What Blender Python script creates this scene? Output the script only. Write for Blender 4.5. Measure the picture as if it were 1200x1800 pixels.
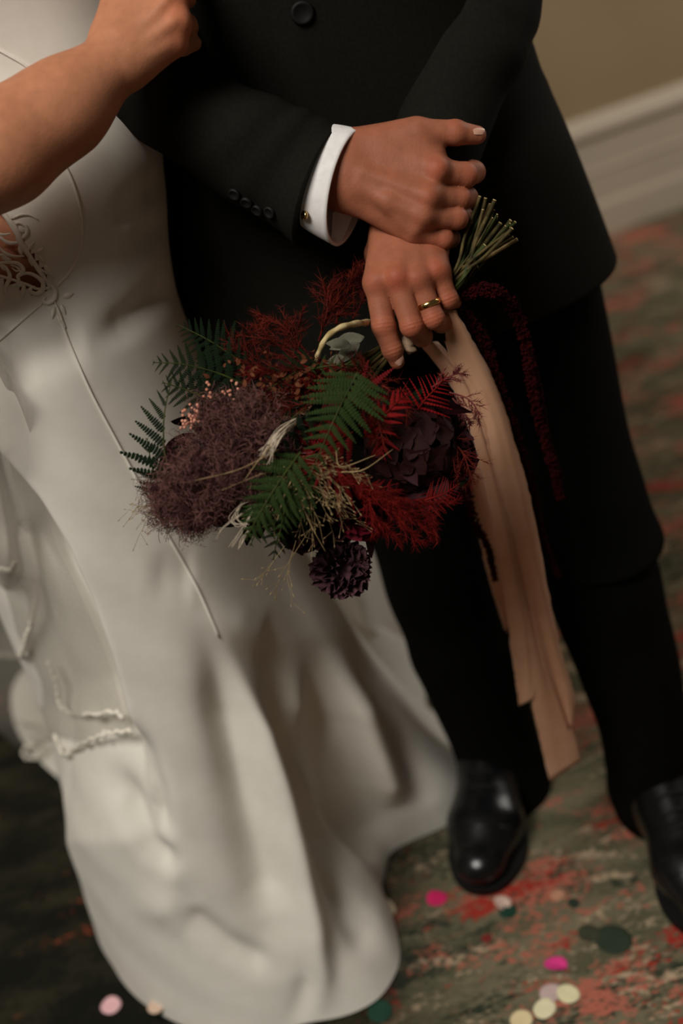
import bpy, math, random
import numpy as np
from mathutils import Vector, Matrix
from mathutils.bvhtree import BVHTree

scene = bpy.context.scene
for o in list(bpy.data.objects): bpy.data.objects.remove(o)
COL = scene.collection
random.seed(7); RNG = np.random.default_rng(7)

# ------------------------------------------------------------------ camera
CAM = np.array([0.0, -1.25, 1.385]); PITCH = math.radians(31.7); ROLL = math.radians(15.0)
FPX = 2500.0                                   # 50 mm on a 36 mm tall frame of 1800 px
FW = np.array([0, math.cos(PITCH), -math.sin(PITCH)])
R0 = np.array([1.0, 0, 0]); U0 = np.array([0, math.sin(PITCH), math.cos(PITCH)])
XC = math.cos(ROLL)*R0 - math.sin(ROLL)*U0
YC = math.sin(ROLL)*R0 + math.cos(ROLL)*U0
cd = bpy.data.cameras.new('camera'); cam = bpy.data.objects.new('camera', cd); COL.objects.link(cam)
m = Matrix(((XC[0], YC[0], -FW[0], CAM[0]), (XC[1], YC[1], -FW[1], CAM[1]), (XC[2], YC[2], -FW[2], CAM[2]), (0, 0, 0, 1)))
cam.matrix_world = m
cd.sensor_fit = 'VERTICAL'; cd.sensor_height = 36; cd.sensor_width = 24; cd.lens = 50
cd.clip_start = 0.02
cd.dof.use_dof = True; cd.dof.focus_distance = 1.31; cd.dof.aperture_fstop = 2.1; cd.dof.aperture_blades = 9
scene.camera = cam

# ------------------------------------------------------------------ light
w = bpy.data.worlds.new('room_ambient'); scene.world = w; w.use_nodes = True
w.node_tree.nodes['Background'].inputs[0].default_value = (1.0, 0.86, 0.68, 1)
w.node_tree.nodes['Background'].inputs[1].default_value = 0.05
def area(name, loc, target, size, size_y, power, col):
    l = bpy.data.lights.new(name, 'AREA'); l.shape = 'RECTANGLE'; l.size = size; l.size_y = size_y
    l.energy = power; l.color = col
    o = bpy.data.objects.new(name, l); COL.objects.link(o); o.location = loc
    o.rotation_euler = (Vector(target)-Vector(loc)).to_track_quat('-Z', 'Y').to_euler()
    return o
area('window_daylight', (-1.25, -1.6, 3.7), (-0.05, 0.1, 0.6), 1.4, 1.4, 116, (1.0, 0.95, 0.875))
area('window_daylight', (2.3, 1.35, 1.7), (0.1, 0.6, 0.3), 1.0, 1.3, 17, (1.0, 0.95, 0.88))
vs = scene.view_settings
vs.view_transform = 'Standard'; vs.look = 'None'; vs.gamma = 1.0; vs.use_curve_mapping = False; vs.exposure = 0.0

# ------------------------------------------------------------------ helpers: places
def ray(x, y): return FW + (x-600)/FPX*XC + (900-y)/FPX*YC
def aty(x, y, Y): q = ray(x, y); return CAM + q*((Y-CAM[1])/q[1])
def atz(x, y, Z): q = ray(x, y); return CAM + q*((Z-CAM[2])/q[2])
HD = 1.33                                       # distance of the clasped hands
def H(x, y, dd=0.0): return CAM + ray(x, y)*(HD+dd)
def project(P):
    q = np.asarray(P)-CAM; z = q@FW
    return np.stack([600+FPX*(q@XC)/z, 900-FPX*(q@YC)/z], -1)
TOCAM = -FW
def nrm(v): v = np.asarray(v, float); return v/(np.linalg.norm(v, axis=-1, keepdims=True)+1e-12)

# ------------------------------------------------------------------ helpers: objects
def tag(o, label=None, cat=None, group=None, kind=None):
    if label: o['label'] = label
    if cat: o['category'] = cat
    if group: o['group'] = group
    if kind: o['kind'] = kind
    return o
def put(o, parent):
    COL.objects.link(o)
    if parent is not None:
        o.parent = parent; o.matrix_parent_inverse = Matrix.Translation(-Vector(WL.get(parent.name, (0, 0, 0))))
    return o
WL = {}                                         # world location of the Empties
def empty(name, loc):
    o = bpy.data.objects.new(name, None); COL.objects.link(o); o.location = tuple(loc); o.empty_display_size = 0.05
    WL[o.name] = tuple(float(c) for c in loc); return o
def mesh(name, V, Fc, mat, smooth=True):
    me = bpy.data.meshes.new(name)
    V = np.asarray(V, float)
    if isinstance(Fc, np.ndarray):
        k = Fc.shape[1]; n = len(Fc)
        me.vertices.add(len(V)); me.vertices.foreach_set('co', V.astype(np.float32).ravel())
        me.loops.add(n*k); me.loops.foreach_set('vertex_index', Fc.astype(np.int32).ravel())
        me.polygons.add(n); me.polygons.foreach_set('loop_start', np.arange(0, n*k, k, dtype=np.int32))
        me.update(calc_edges=True)
    else:
        me.from_pydata(V.tolist(), [], [list(map(int, f)) for f in Fc])
    me.polygons.foreach_set('use_smooth', np.full(len(me.polygons), smooth)); me.update()
    me.materials.append(mat); return me
def obj(name, V, Fc, mat, parent=None, smooth=True):
    return put(bpy.data.objects.new(name, mesh(name, V, Fc, mat, smooth)), parent)
class MB:                                       # collects pieces of ONE mesh
    def __init__(s): s.V = []; s.F = []; s.n = 0
    def add(s, V, Fc):
        V = np.asarray(V, float).reshape(-1, 3); s.V.append(V)
        for f in (Fc.tolist() if isinstance(Fc, np.ndarray) else Fc): s.F.append([i+s.n for i in f])
        s.n += len(V)
    def build(s, name, mat, parent=None, smooth=True):
        return obj(name, np.concatenate(s.V), s.F, mat, parent, smooth)
def catmull(P, n):
    P = np.asarray(P, float); k = len(P)
    Q = np.concatenate([[2*P[0]-P[1]], P, [2*P[-1]-P[-2]]]); t = np.linspace(0, k-1, n)
    i = np.minimum(t.astype(int), k-2); u = (t-i).reshape((-1,)+(1,)*(P.ndim-1))
    a, b, c, d = Q[i], Q[i+1], Q[i+2], Q[i+3]
    return 0.5*(2*b+(c-a)*u+(2*a-5*b+4*c-d)*u*u+(3*b-a-3*c+d)*u**3)
def gridfaces(nr, nc, closed=True):
    i, j = np.meshgrid(np.arange(nr-1), np.arange(nc if closed else nc-1), indexing='ij')
    i = i.ravel(); j = j.ravel(); k = (j+1) % nc
    return np.stack([i*nc+j, i*nc+k, (i+1)*nc+k, (i+1)*nc+j], 1)
def loft(rings, caps=True):                     # rings: (nr, nc, 3)
    rings = np.asarray(rings, float); nr, nc = rings.shape[:2]
    F = gridfaces(nr, nc).tolist()
    if caps: F.append(list(range(nc-1, -1, -1))); F.append([(nr-1)*nc+j for j in range(nc)])
    return rings.reshape(-1, 3), F
def frames(P):
    T = nrm(np.gradient(P, axis=0)); up = np.array([0.31, -0.52, 0.8])
    N = np.zeros_like(T); n = up-T[0]*(up@T[0])
    if np.linalg.norm(n) < 1e-3: n = np.array([1.0, 0, 0])-T[0]*T[0][0]
    for i in range(len(P)):
        n = n-T[i]*(n@T[i]); n = n/np.linalg.norm(n); N[i] = n
    return T, N, np.cross(T, N)
def tube(P, r, nc=8, caps=True, flat=1.0, nref=None):
    P = np.asarray(P, float); r = np.broadcast_to(np.asarray(r, float), (len(P),))
    T, N, B = frames(P)
    if nref is not None:
        N = nrm(np.asarray(nref)-T*(T@np.asarray(nref))[:, None]); B = np.cross(T, N)
    a = np.arange(nc)*2*math.pi/nc
    R = P[:, None]+r[:, None, None]*(np.cos(a)[None, :, None]*N[:, None]*flat+np.sin(a)[None, :, None]*B[:, None])
    return loft(R, caps)
def ellring(c, a1, a2, nc):
    a = np.arange(nc)*2*math.pi/nc
    return np.asarray(c)+np.cos(a)[:, None]*np.asarray(a1)+np.sin(a)[:, None]*np.asarray(a2)

# ------------------------------------------------------------------ helpers: solid fields
class Field:
    def __init__(s, lo, hi, h):
        s.lo = np.asarray(lo, float); s.h = h
        s.n = np.ceil((np.asarray(hi)-s.lo)/h).astype(int)+1
        s.ax = [s.lo[i]+np.arange(s.n[i])*h for i in range(3)]
    def new(s): return np.full(s.n, 0.08, np.float32)
    def box(s, lo, hi):
        a = np.clip(np.floor((lo-s.lo)/s.h).astype(int), 0, s.n); b = np.clip(np.ceil((hi-s.lo)/s.h).astype(int)+1, 0, s.n)
        return tuple(slice(int(a[i]), int(b[i])) for i in range(3))
    def cone(s, g, a, b, ra, rb, k=0.004, squash=None):
        a = np.asarray(a, float); b = np.asarray(b, float); R = max(ra, rb)+k*1.5+4*s.h
        sl = s.box(np.minimum(a, b)-R, np.maximum(a, b)+R)
        if any(q.stop <= q.start for q in sl): return g
        x = s.ax[0][sl[0]][:, None, None]-a[0]; y = s.ax[1][sl[1]][None, :, None]-a[1]; z = s.ax[2][sl[2]][None, None, :]-a[2]
        d = b-a; L = max(d@d, 1e-12)
        t = np.clip((x*d[0]+y*d[1]+z*d[2])/L, 0, 1)
        px = x-t*d[0]; py = y-t*d[1]; pz = z-t*d[2]
        q = px*px+py*py+pz*pz
        if squash is not None:                  # (direction, factor): thinner along that direction
            n, fac = squash; c = px*n[0]+py*n[1]+pz*n[2]; q = q+c*c*(fac*fac-1)
        D = (np.sqrt(q)-(ra+(rb-ra)*t)).astype(np.float32)
        g[sl] = smin(g[sl], D, k); return g
    def dist(s, p): return np.sqrt((s.ax[0]-p[0])[:, None, None]**2+(s.ax[1]-p[1])[None, :, None]**2+(s.ax[2]-p[2])[None, None, :]**2)
    def mesh(s, g): return surface_nets(g, s.lo, s.h)
def smin(a, b, k):
    if k <= 0: return np.minimum(a, b)
    h = np.clip(0.5+0.5*(b-a)/k, 0, 1); return b+(a-b)*h-k*h*(1-h)
def surface_nets(g, lo, h):
    s = g < 0; n = np.array(g.shape); c = n-1
    cnt = np.zeros(c, np.float32); acc = np.zeros(tuple(c)+(3,), np.float32)
    corners = [(i, j, k) for i in (0, 1) for j in (0, 1) for k in (0, 1)]
    sub = lambda A, o: A[o[0]:o[0]+c[0], o[1]:o[1]+c[1], o[2]:o[2]+c[2]]
    mixed = np.zeros(c, np.int8)
    for o in corners: mixed += sub(s, o)
    act = (mixed > 0) & (mixed < 8); ii = np.argwhere(act)
    acc = np.zeros((len(ii), 3)); cnt = np.zeros(len(ii))
    for a in corners:
        for ax in range(3):
            if a[ax]: continue
            b = list(a); b[ax] = 1; b = tuple(b)
            ga = sub(g, a)[act]; gb = sub(g, b)[act]; m = (ga < 0) != (gb < 0)
            t = np.where(m, ga/np.where(m, ga-gb, 1), 0)
            p = np.zeros((len(ii), 3)); p += a; p[:, ax] += t
            acc[m] += p[m]; cnt[m] += 1
    V = (ii+acc/cnt[:, None])*h+lo
    idx = np.full(c, -1, np.int64); idx[act] = np.arange(len(ii))
    Q = []
    for ax in range(3):
        u, v = [(1, 2), (2, 0), (0, 1)][ax]
        sl0 = [slice(None)]*3; sl1 = [slice(None)]*3; sl0[ax] = slice(0, -1); sl1[ax] = slice(1, None)
        e = np.argwhere(s[tuple(sl0)] != s[tuple(sl1)])
        ok = (e[:, u] > 0) & (e[:, v] > 0) & (e[:, u] < c[u]) & (e[:, v] < c[v]); e = e[ok]
        ins = s[tuple(e.T)]
        def cell(du, dv):
            q = e.copy(); q[:, u] -= du; q[:, v] -= dv; return idx[tuple(q.T)]
        q = np.stack([cell(1, 1), cell(0, 1), cell(0, 0), cell(1, 0)], 1)
        q[~ins] = q[~ins][:, ::-1]; Q.append(q)
    return V, np.concatenate(Q)
def relax(V, Q, it=2, lam=0.5):
    E = np.concatenate([Q[:, [0, 1]], Q[:, [1, 2]], Q[:, [2, 3]], Q[:, [3, 0]]])
    deg = np.bincount(E.ravel(), minlength=len(V)).astype(float)[:, None]
    for _ in range(it):
        A = np.zeros_like(V); 
        for ax in range(3):
            A[:, ax] = np.bincount(E[:, 0], V[E[:, 1], ax], len(V))+np.bincount(E[:, 1], V[E[:, 0], ax], len(V))
        V = V+lam*(A/np.maximum(deg, 1)-V)
    return V

# ------------------------------------------------------------------ materials
def srgb(r, g, b): f = lambda c: (c/255/12.92 if c/255 <= 0.04045 else ((c/255+0.055)/1.055)**2.4); return (f(r), f(g), f(b), 1)
def mat(name, c1, c2=None, scale=40, rough=0.7, bump=0.0, bscale=200, spec=0.3, sheen=0, metal=0, sss=0, trans=0, detail=4, coat=0, dist=0.001):
    m = bpy.data.materials.new(name); m.use_nodes = True; nt = m.node_tree; b = nt.nodes['Principled BSDF']
    tc = nt.nodes.new('ShaderNodeTexCoord')
    b.inputs['Roughness'].default_value = rough; b.inputs['Specular IOR Level'].default_value = spec; b.inputs['Metallic'].default_value = metal
    b.inputs['Base Color'].default_value = c1
    if sheen: b.inputs['Sheen Weight'].default_value = sheen
    if sss:
        b.inputs['Subsurface Weight'].default_value = sss; b.inputs['Subsurface Radius'].default_value = (1, 0.35, 0.2); b.inputs['Subsurface Scale'].default_value = 0.004
    if coat: b.inputs['Coat Weight'].default_value = coat; b.inputs['Coat Roughness'].default_value = 0.12
    if c2 is not None:
        n = nt.nodes.new('ShaderNodeTexNoise'); n.inputs['Scale'].default_value = scale; n.inputs['Detail'].default_value = detail
        nt.links.new(tc.outputs['Object'], n.inputs['Vector'])
        r = nt.nodes.new('ShaderNodeValToRGB'); r.color_ramp.elements[0].position = 0.35; r.color_ramp.elements[1].position = 0.65
        r.color_ramp.elements[0].color = c1; r.color_ramp.elements[1].color = c2
        nt.links.new(n.outputs['Fac'], r.inputs['Fac']); nt.links.new(r.outputs['Color'], b.inputs['Base Color'])
    if bump:
        n2 = nt.nodes.new('ShaderNodeTexNoise'); n2.inputs['Scale'].default_value = bscale; n2.inputs['Detail'].default_value = 5
        nt.links.new(tc.outputs['Object'], n2.inputs['Vector'])
        bp = nt.nodes.new('ShaderNodeBump'); bp.inputs['Strength'].default_value = bump; bp.inputs['Distance'].default_value = dist
        nt.links.new(n2.outputs['Fac'], bp.inputs['Height']); nt.links.new(bp.outputs['Normal'], b.inputs['Normal'])
    if trans:
        t = nt.nodes.new('ShaderNodeBsdfTranslucent'); mx = nt.nodes.new('ShaderNodeMixShader'); mx.inputs[0].default_value = trans
        nt.links.new(b.outputs['BSDF'], mx.inputs[1]); nt.links.new(t.outputs['BSDF'], mx.inputs[2])
        src = b.inputs['Base Color'].links[0].from_socket if b.inputs['Base Color'].links else None
        if src: nt.links.new(src, t.inputs['Color'])
        else: t.inputs['Color'].default_value = c1
        nt.links.new(mx.outputs['Shader'], nt.nodes['Material Output'].inputs['Surface'])
    return m
def skin_mat(name):
    m = mat(name, (0.5, 0.25, 0.15, 1), rough=0.55, bump=0.45, bscale=380, spec=0.2, sss=0.1, dist=0.0006)
    nt = m.node_tree; b = nt.nodes['Principled BSDF']
    at = nt.nodes.new('ShaderNodeVertexColor'); at.layer_name = 'tone'
    n = nt.nodes.new('ShaderNodeTexNoise'); n.inputs['Scale'].default_value = 90; n.inputs['Detail'].default_value = 6
    tc = nt.nodes.new('ShaderNodeTexCoord'); nt.links.new(tc.outputs['Object'], n.inputs['Vector'])
    mp = nt.nodes.new('ShaderNodeMapRange'); mp.inputs[1].default_value = 0.3; mp.inputs[2].default_value = 0.7; mp.inputs[3].default_value = 0.9; mp.inputs[4].default_value = 1.08
    nt.links.new(n.outputs['Fac'], mp.inputs[0])
    mx = nt.nodes.new('ShaderNodeMix'); mx.data_type = 'RGBA'; mx.blend_type = 'MULTIPLY'; mx.inputs['Factor'].default_value = 1
    nt.links.new(at.outputs['Color'], mx.inputs['A']); nt.links.new(mp.outputs[0], mx.inputs['B'])
    nt.links.new(mx.outputs['Result'], b.inputs['Base Color']); return m
M = {}
M['suit'] = mat('black_wool', srgb(22, 21, 17), srgb(26, 25, 20), 300, 0.85, 0.25, 900, 0.07, dist=0.0005)
M['trouser'] = mat('black_trouser_wool', srgb(11, 11, 9), srgb(14, 14, 12), 300, 0.9, 0.2, 900, 0.05, dist=0.0005)
M['button'] = mat('dark_button', srgb(19, 18, 17), rough=0.6, spec=0.2)
M['shirt'] = mat('white_cotton', srgb(226, 222, 220), srgb(235, 232, 230), 120, 0.8, 0.25, 1500, 0.2, dist=0.0003)
M['skin_m'] = skin_mat('man_skin'); M['skin_f'] = skin_mat('woman_skin')
M['nail'] = mat('nail', srgb(196, 148, 126), srgb(206, 160, 140), 200, 0.3, spec=0.5)
M['vivid'] = mat('vivid_red_fern', srgb(112, 7, 11), srgb(142, 16, 18), 60, 0.6, 0.2, 400, 0.1, trans=0.2)
M['stalk'] = mat('pale_stalk', srgb(206, 186, 138), srgb(160, 140, 92), 90, 0.6, 0.4, 250, 0.1)
M['fleck'] = mat('dried_gold_floret', srgb(112, 68, 42), srgb(80, 36, 24), 200, 0.7, spec=0.1)
M['gold'] = mat('gold', srgb(215, 178, 112), rough=0.18, metal=1)
M['leather'] = mat('black_polished_leather', srgb(14, 14, 15), rough=0.28, spec=0.4, bump=0.08, bscale=60, coat=0.2)
M['sole'] = mat('shoe_sole', srgb(12, 12, 12), rough=0.6)
M['lace_cord'] = mat('shoelace', srgb(18, 18, 19), rough=0.7)
M['dress'] = mat('ivory_crepe', srgb(232, 227, 215), srgb(236, 231, 220), 60, 0.62, 0.18, 1300, 0.25, sheen=0.1, dist=0.0003)
M['lace'] = mat('ivory_lace', srgb(232, 224, 208), srgb(240, 234, 220), 300, 0.8, 0.5, 1500, 0.2, dist=0.0005)
M['petal_dark'] = mat('plum_petal', srgb(66, 42, 49), srgb(94, 62, 66), 160, 0.6, 0.3, 300, 0.12)
M['petal_wine'] = mat('wine_petal', srgb(78, 12, 26), srgb(108, 24, 36), 120, 0.55, 0.3, 300, 0.12)
M['petal_black'] = mat('black_red_petal', srgb(34, 12, 18), srgb(52, 16, 24), 120, 0.6, 0.2, 300, 0.12)
M['hydrangea'] = mat('dark_hydrangea_petal', srgb(30, 14, 15), srgb(50, 21, 20), 90, 0.6, 0.3, 300, 0.12)
M['fern'] = mat('fern_green', srgb(30, 45, 21), srgb(54, 71, 34), 50, 0.75, 0.2, 400, 0.05, trans=0.15)
M['fern_dark'] = mat('fern_deep_green', srgb(15, 25, 15), srgb(25, 36, 21), 50, 0.85, 0.2, 400, 0.03, trans=0.1)
M['red_fern'] = mat('red_dyed_fern', srgb(86, 6, 9), srgb(114, 12, 14), 60, 0.6, 0.2, 400, 0.1, trans=0.2)
M['red_feather'] = mat('rust_red_needles', srgb(66, 16, 11), srgb(94, 28, 17), 60, 0.7, spec=0.1)
M['astilbe'] = mat('crimson_plume', srgb(80, 10, 8), srgb(104, 18, 13), 60, 0.75, spec=0.1)
M['smoke'] = mat('mauve_smoke_hair', srgb(70, 43, 45), srgb(122, 84, 77), 130, 0.8, spec=0.1)
M['smoke_core'] = mat('mauve_smoke_stalk', srgb(40, 22, 24), rough=0.9, spec=0.1)
M['straw'] = mat('straw_grass', srgb(132, 110, 76), srgb(170, 146, 106), 60, 0.6, spec=0.1)
M['feather'] = mat('pale_feather_grass', srgb(204, 188, 166), rough=0.6, spec=0.1)
M['stem'] = mat('olive_stem', srgb(42, 40, 21), srgb(92, 78, 46), 70, 0.55, 0.3, 300, spec=0.1)
M['stem_green'] = mat('green_stem', srgb(38, 48, 21), srgb(64, 70, 33), 60, 0.5, spec=0.1)
M['stem_pale'] = mat('pale_woody_stem', srgb(140, 118, 80), srgb(96, 78, 50), 90, 0.6, 0.4, 250, spec=0.1)
M['cut'] = mat('cut_stem_end', srgb(214, 188, 130), rough=0.8, spec=0.1)
M['sage'] = mat('grey_green_dried_leaf', srgb(86, 85, 70), srgb(112, 109, 94), 60, 0.7, 0.5, 150, spec=0.1)
M['berry'] = mat('salmon_berry', srgb(200, 130, 108), srgb(220, 160, 138), 100, 0.5, spec=0.1)
M['amaranth'] = mat('amaranth_bead', srgb(32, 5, 7), srgb(54, 10, 10), 200, 0.85, spec=0.03)
M['plum_feather'] = mat('plum_feather', srgb(96, 44, 46), srgb(116, 60, 56), 60, 0.8, spec=0.1)
M['ribbon'] = mat('blush_silk', srgb(222, 172, 136), srgb(228, 182, 148), 40, 0.5, 0.3, 700, 0.3, sheen=0.2, trans=0.3, dist=0.0004)
M['ribbon_wrap'] = mat('cream_silk', srgb(176, 148, 122), rough=0.7, trans=0.25)
# ------------------------------------------------------------------ the room
WA = math.atan2(0.071, 0.307)                  # the wall runs at this angle to the picture
wd = np.array([math.cos(WA), math.sin(WA), 0]); wn = np.array([math.sin(WA), -math.cos(WA), 0]); WP = np.array([0.693, 1.902, 0])
def carpet_mat():
    m = bpy.data.materials.new('printed_carpet'); m.use_nodes = True; nt = m.node_tree; b = nt.nodes['Principled BSDF']
    L = nt.links; N = nt.nodes.new
    b.inputs['Roughness'].default_value = 0.95; b.inputs['Specular IOR Level'].default_value = 0.08
    tc = N('ShaderNodeTexCoord')
    def mapped(sx, sy, off, warp=0.0, rot=WA+0.12):
        mp = N('ShaderNodeMapping'); mp.inputs['Rotation'].default_value = (0, 0, -rot); mp.inputs['Scale'].default_value = (sx, sy, 1); mp.inputs['Location'].default_value = off
        L.new(tc.outputs['Object'], mp.inputs['Vector']); return mp.outputs[0]
    def noise(sx, sy, off, detail=6, rough=0.62, sc=1.0):
        n = N('ShaderNodeTexNoise'); n.inputs['Scale'].default_value = sc; n.inputs['Detail'].default_value = detail; n.inputs['Roughness'].default_value = rough
        L.new(mapped(sx, sy, off), n.inputs['Vector'])
        f = N('ShaderNodeTexNoise'); f.inputs['Scale'].default_value = 1; f.inputs['Detail'].default_value = 3; L.new(mapped(95, 150, (off[1], off[0], 0)), f.inputs['Vector'])
        q = N('ShaderNodeMath'); q.operation = 'MULTIPLY_ADD'; L.new(f.outputs['Fac'], q.inputs[0]); q.inputs[1].default_value = 0.30; q.inputs[2].default_value = -0.15
        a = N('ShaderNodeMath'); a.operation = 'ADD'; L.new(n.outputs['Fac'], a.inputs[0]); L.new(q.outputs[0], a.inputs[1]); return a.outputs[0]
    def step(f, lo, hi):
        r = N('ShaderNodeMapRange'); r.inputs[1].default_value = lo; r.inputs[2].default_value = hi; L.new(f, r.inputs[0]); return r.outputs[0]
    def mix(fac, A, B):
        x = N('ShaderNodeMix'); x.data_type = 'RGBA'; L.new(fac, x.inputs['Factor'])
        for s, v in (('A', A), ('B', B)):
            if isinstance(v, tuple): x.inputs[s].default_value = v
            else: L.new(v, x.inputs[s])
        return x.outputs['Result']
    def mul(a, c):
        x = N('ShaderNodeMath'); x.operation = 'MULTIPLY'; L.new(a, x.inputs[0])
        if isinstance(c, float): x.inputs[1].default_value = c
        else: L.new(c, x.inputs[1])
        return x.outputs[0]
    col = mix(step(noise(6, 16, (3, 1, 0)), 0.4, 0.6), srgb(90, 88, 68), srgb(120, 113, 90))
    col = mix(step(noise(5, 13, (9, 4, 0), 8, 0.75), 0.53, 0.6), col, srgb(52, 58, 46))
    col = mix(step(noise(7, 20, (1.3, 7, 0), 9, 0.8), 0.55, 0.61), col, srgb(186, 164, 136))
    col = mix(step(noise(4.5, 9, (5.2, 2.4, 0), 9, 0.78), 0.535, 0.585), col, srgb(178, 104, 86))
    col = mix(step(noise(5, 11, (8.1, 3.3, 0), 9, 0.78), 0.575, 0.62), col, srgb(160, 54, 44))
    # the couple's shade on the left, painted into the carpet as a darker ground
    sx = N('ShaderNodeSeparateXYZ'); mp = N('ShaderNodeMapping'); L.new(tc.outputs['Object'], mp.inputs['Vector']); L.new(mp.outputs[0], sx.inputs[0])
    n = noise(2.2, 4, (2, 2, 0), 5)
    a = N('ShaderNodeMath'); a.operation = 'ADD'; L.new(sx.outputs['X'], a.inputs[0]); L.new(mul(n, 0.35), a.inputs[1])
    shade_mask = step(a.outputs[0], 0.20, 0.04)
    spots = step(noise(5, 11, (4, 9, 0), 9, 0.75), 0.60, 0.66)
    shade_col = mix(step(noise(6, 14, (7, 6, 0), 7), 0.45, 0.62), srgb(25, 26, 20), srgb(48, 46, 34))
    shade_col = mix(spots, shade_col, srgb(150, 72, 48))
    col = mix(shade_mask, col, shade_col)
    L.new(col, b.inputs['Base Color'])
    bn = N('ShaderNodeTexNoise'); bn.inputs['Scale'].default_value = 700; L.new(tc.outputs['Object'], bn.inputs['Vector'])
    bp = N('ShaderNodeBump'); bp.inputs['Strength'].default_value = 0.6; bp.inputs['Distance'].default_value = 0.002
    L.new(bn.outputs['Fac'], bp.inputs['Height']); L.new(bp.outputs['Normal'], b.inputs['Normal'])
    return m
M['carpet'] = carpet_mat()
M['wall'] = mat('tan_wall_paint', srgb(150, 128, 98), srgb(156, 134, 104), 3, 0.9, 0.15, 90)
M['skirting'] = mat('painted_skirting', srgb(186, 172, 152), srgb(192, 178, 158), 4, 0.6, 0.1, 60)
def bx(mb, lo, hi):
    x0, y0, z0 = lo; x1, y1, z1 = hi
    mb.add([(x0,y0,z0),(x1,y0,z0),(x1,y1,z0),(x0,y1,z0),(x0,y0,z1),(x1,y0,z1),(x1,y1,z1),(x0,y1,z1)],
           [[0,3,2,1],[4,5,6,7],[0,1,5,4],[1,2,6,5],[2,3,7,6],[3,0,4,7]])
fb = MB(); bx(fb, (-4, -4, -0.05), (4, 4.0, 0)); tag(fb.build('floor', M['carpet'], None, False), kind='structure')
def along(u, d, z): return WP+wd*u+wn*d+np.array([0, 0, z])
def wallbar(mb, u0, u1, prof):                 # profile of (out, z) swept along the wall
    A = [along(u0, d, z) for d, z in prof]; B = [along(u1, d, z) for d, z in prof]; n = len(prof)
    mb.add(A+B, [[i, (i+1) % n, n+(i+1) % n, n+i] for i in range(n)]+[list(range(n))[::-1], list(range(n, 2*n))])
wb = MB(); wallbar(wb, -4.3, 3.2, [(0, 0), (0, 2.8), (-0.12, 2.8), (-0.12, 0)])
tag(wb.build('wall_back', M['wall'], None, False), kind='structure')
bb = MB(); wallbar(bb, -4.3, 3.2, [(0.001, 0), (0.024, 0), (0.024, 0.075), (0.019, 0.085), (0.019, 0.15), (0.022, 0.158), (0.019, 0.17), (0.019, 0.235), (0.03, 0.25), (0.03, 0.262), (0.016, 0.285), (0.001, 0.29)])
tag(bb.build('baseboard_back', M['skirting'], None, False), kind='structure')

# ------------------------------------------------------------------ shared: distance to picture polylines, used to set folds on the cloth
def seg_dist(P, line, par=False):
    best = np.full(len(P), 1e9); side = np.zeros(len(P)); line = np.asarray(line, float); al = np.zeros(len(P)); n = len(line)-1
    for i, (a, b) in enumerate(zip(line[:-1], line[1:])):
        d = b-a; t = np.clip(((P-a)@d)/(d@d), 0, 1); q = P-(a+t[:, None]*d); D = np.hypot(q[:, 0], q[:, 1])
        s = np.sign(d[0]*(P[:, 1]-a[1])-d[1]*(P[:, 0]-a[0])); k = D < best; best[k] = D[k]; side[k] = s[k]; al[k] = (i+t[k])/n
    return (best, side, al) if par else (best, side)
def inpoly(P, poly):
    poly = np.asarray(poly, float); r = np.zeros(len(P), bool); j = len(poly)-1
    for i in range(len(poly)):
        a, b = poly[i], poly[j]
        c = ((a[1] > P[:, 1]) != (b[1] > P[:, 1])) & (P[:, 0] < (b[0]-a[0])*(P[:, 1]-a[1])/(b[1]-a[1]+1e-9)+a[0]); r ^= c; j = i
    return r
def grid_normals(G):
    du = np.gradient(G, axis=0); dv = np.roll(G, -1, 1)-np.roll(G, 1, 1); return nrm(np.cross(dv, du))

# ------------------------------------------------------------------ the bride
bride = tag(empty('person', (-0.23, 0.15, 0)), 'bride in a long ivory gown and veil, bare forearm hooked round a black sleeve', 'person')
NC = 480
TH = np.arange(NC)*2*math.pi/NC
upper = np.array([(1.42, -0.18, 0.24, 0.14, 0.09), (1.30, -0.195, 0.225, 0.158, 0.158), (1.20, -0.192, 0.222, 0.146, 0.132), (1.12, -0.194, 0.215, 0.142, 0.116), (1.04, -0.202, 0.205, 0.140, 0.122), (0.94, -0.230, 0.18, 0.144, 0.14), (0.84, -0.262, 0.155, 0.154, 0.155)])
def bodyring(p, s=1.0):
    z, cx, cy, a, b = p; return np.stack([cx+a*s*np.cos(TH), cy+b*s*np.sin(TH), np.full(NC, z)], 1)
up = catmull(upper, 90)
hem_px = [(100, 1370), (160, 1408), (152, 1470), (150, 1540), (165, 1610), (200, 1700), (300, 1795), (420, 1830), (540, 1800), (610, 1790), (670, 1760), (708, 1690), (696, 1640), (668, 1565), (684, 1500), (740, 1472), (795, 1455), (832, 1405)]
hem = np.array([atz(x, y, 0.0)[:2] for x, y in hem_px]+[(0.075, 0.30), (0.02, 0.44), (-0.10, 0.58), (-0.3, 0.74), (-0.5, 0.82), (-0.62, 0.74), (-0.60, 0.58)])
HC = np.array([-0.25, 0.2]); ha = np.arctan2(hem[:, 1]-HC[1], hem[:, 0]-HC[0]); hr = np.hypot(hem[:, 0]-HC[0], hem[:, 1]-HC[1])
o_ = np.argsort(ha); ha = ha[o_]; hr = hr[o_]
rad = np.interp((TH+math.pi) % (2*math.pi)-math.pi, np.concatenate([ha-2*math.pi, ha, ha+2*math.pi]), np.tile(hr, 3))
def blur(f, s):
    k = np.exp(-0.5*(np.arange(-64, 65)/(s*1.6))**2); k /= k.sum(); return np.convolve(np.concatenate([f[-64:], f, f[:64]]), k, 'valid')
r1 = blur(rad, 2.0); r2 = blur(rad, 14.0)
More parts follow.
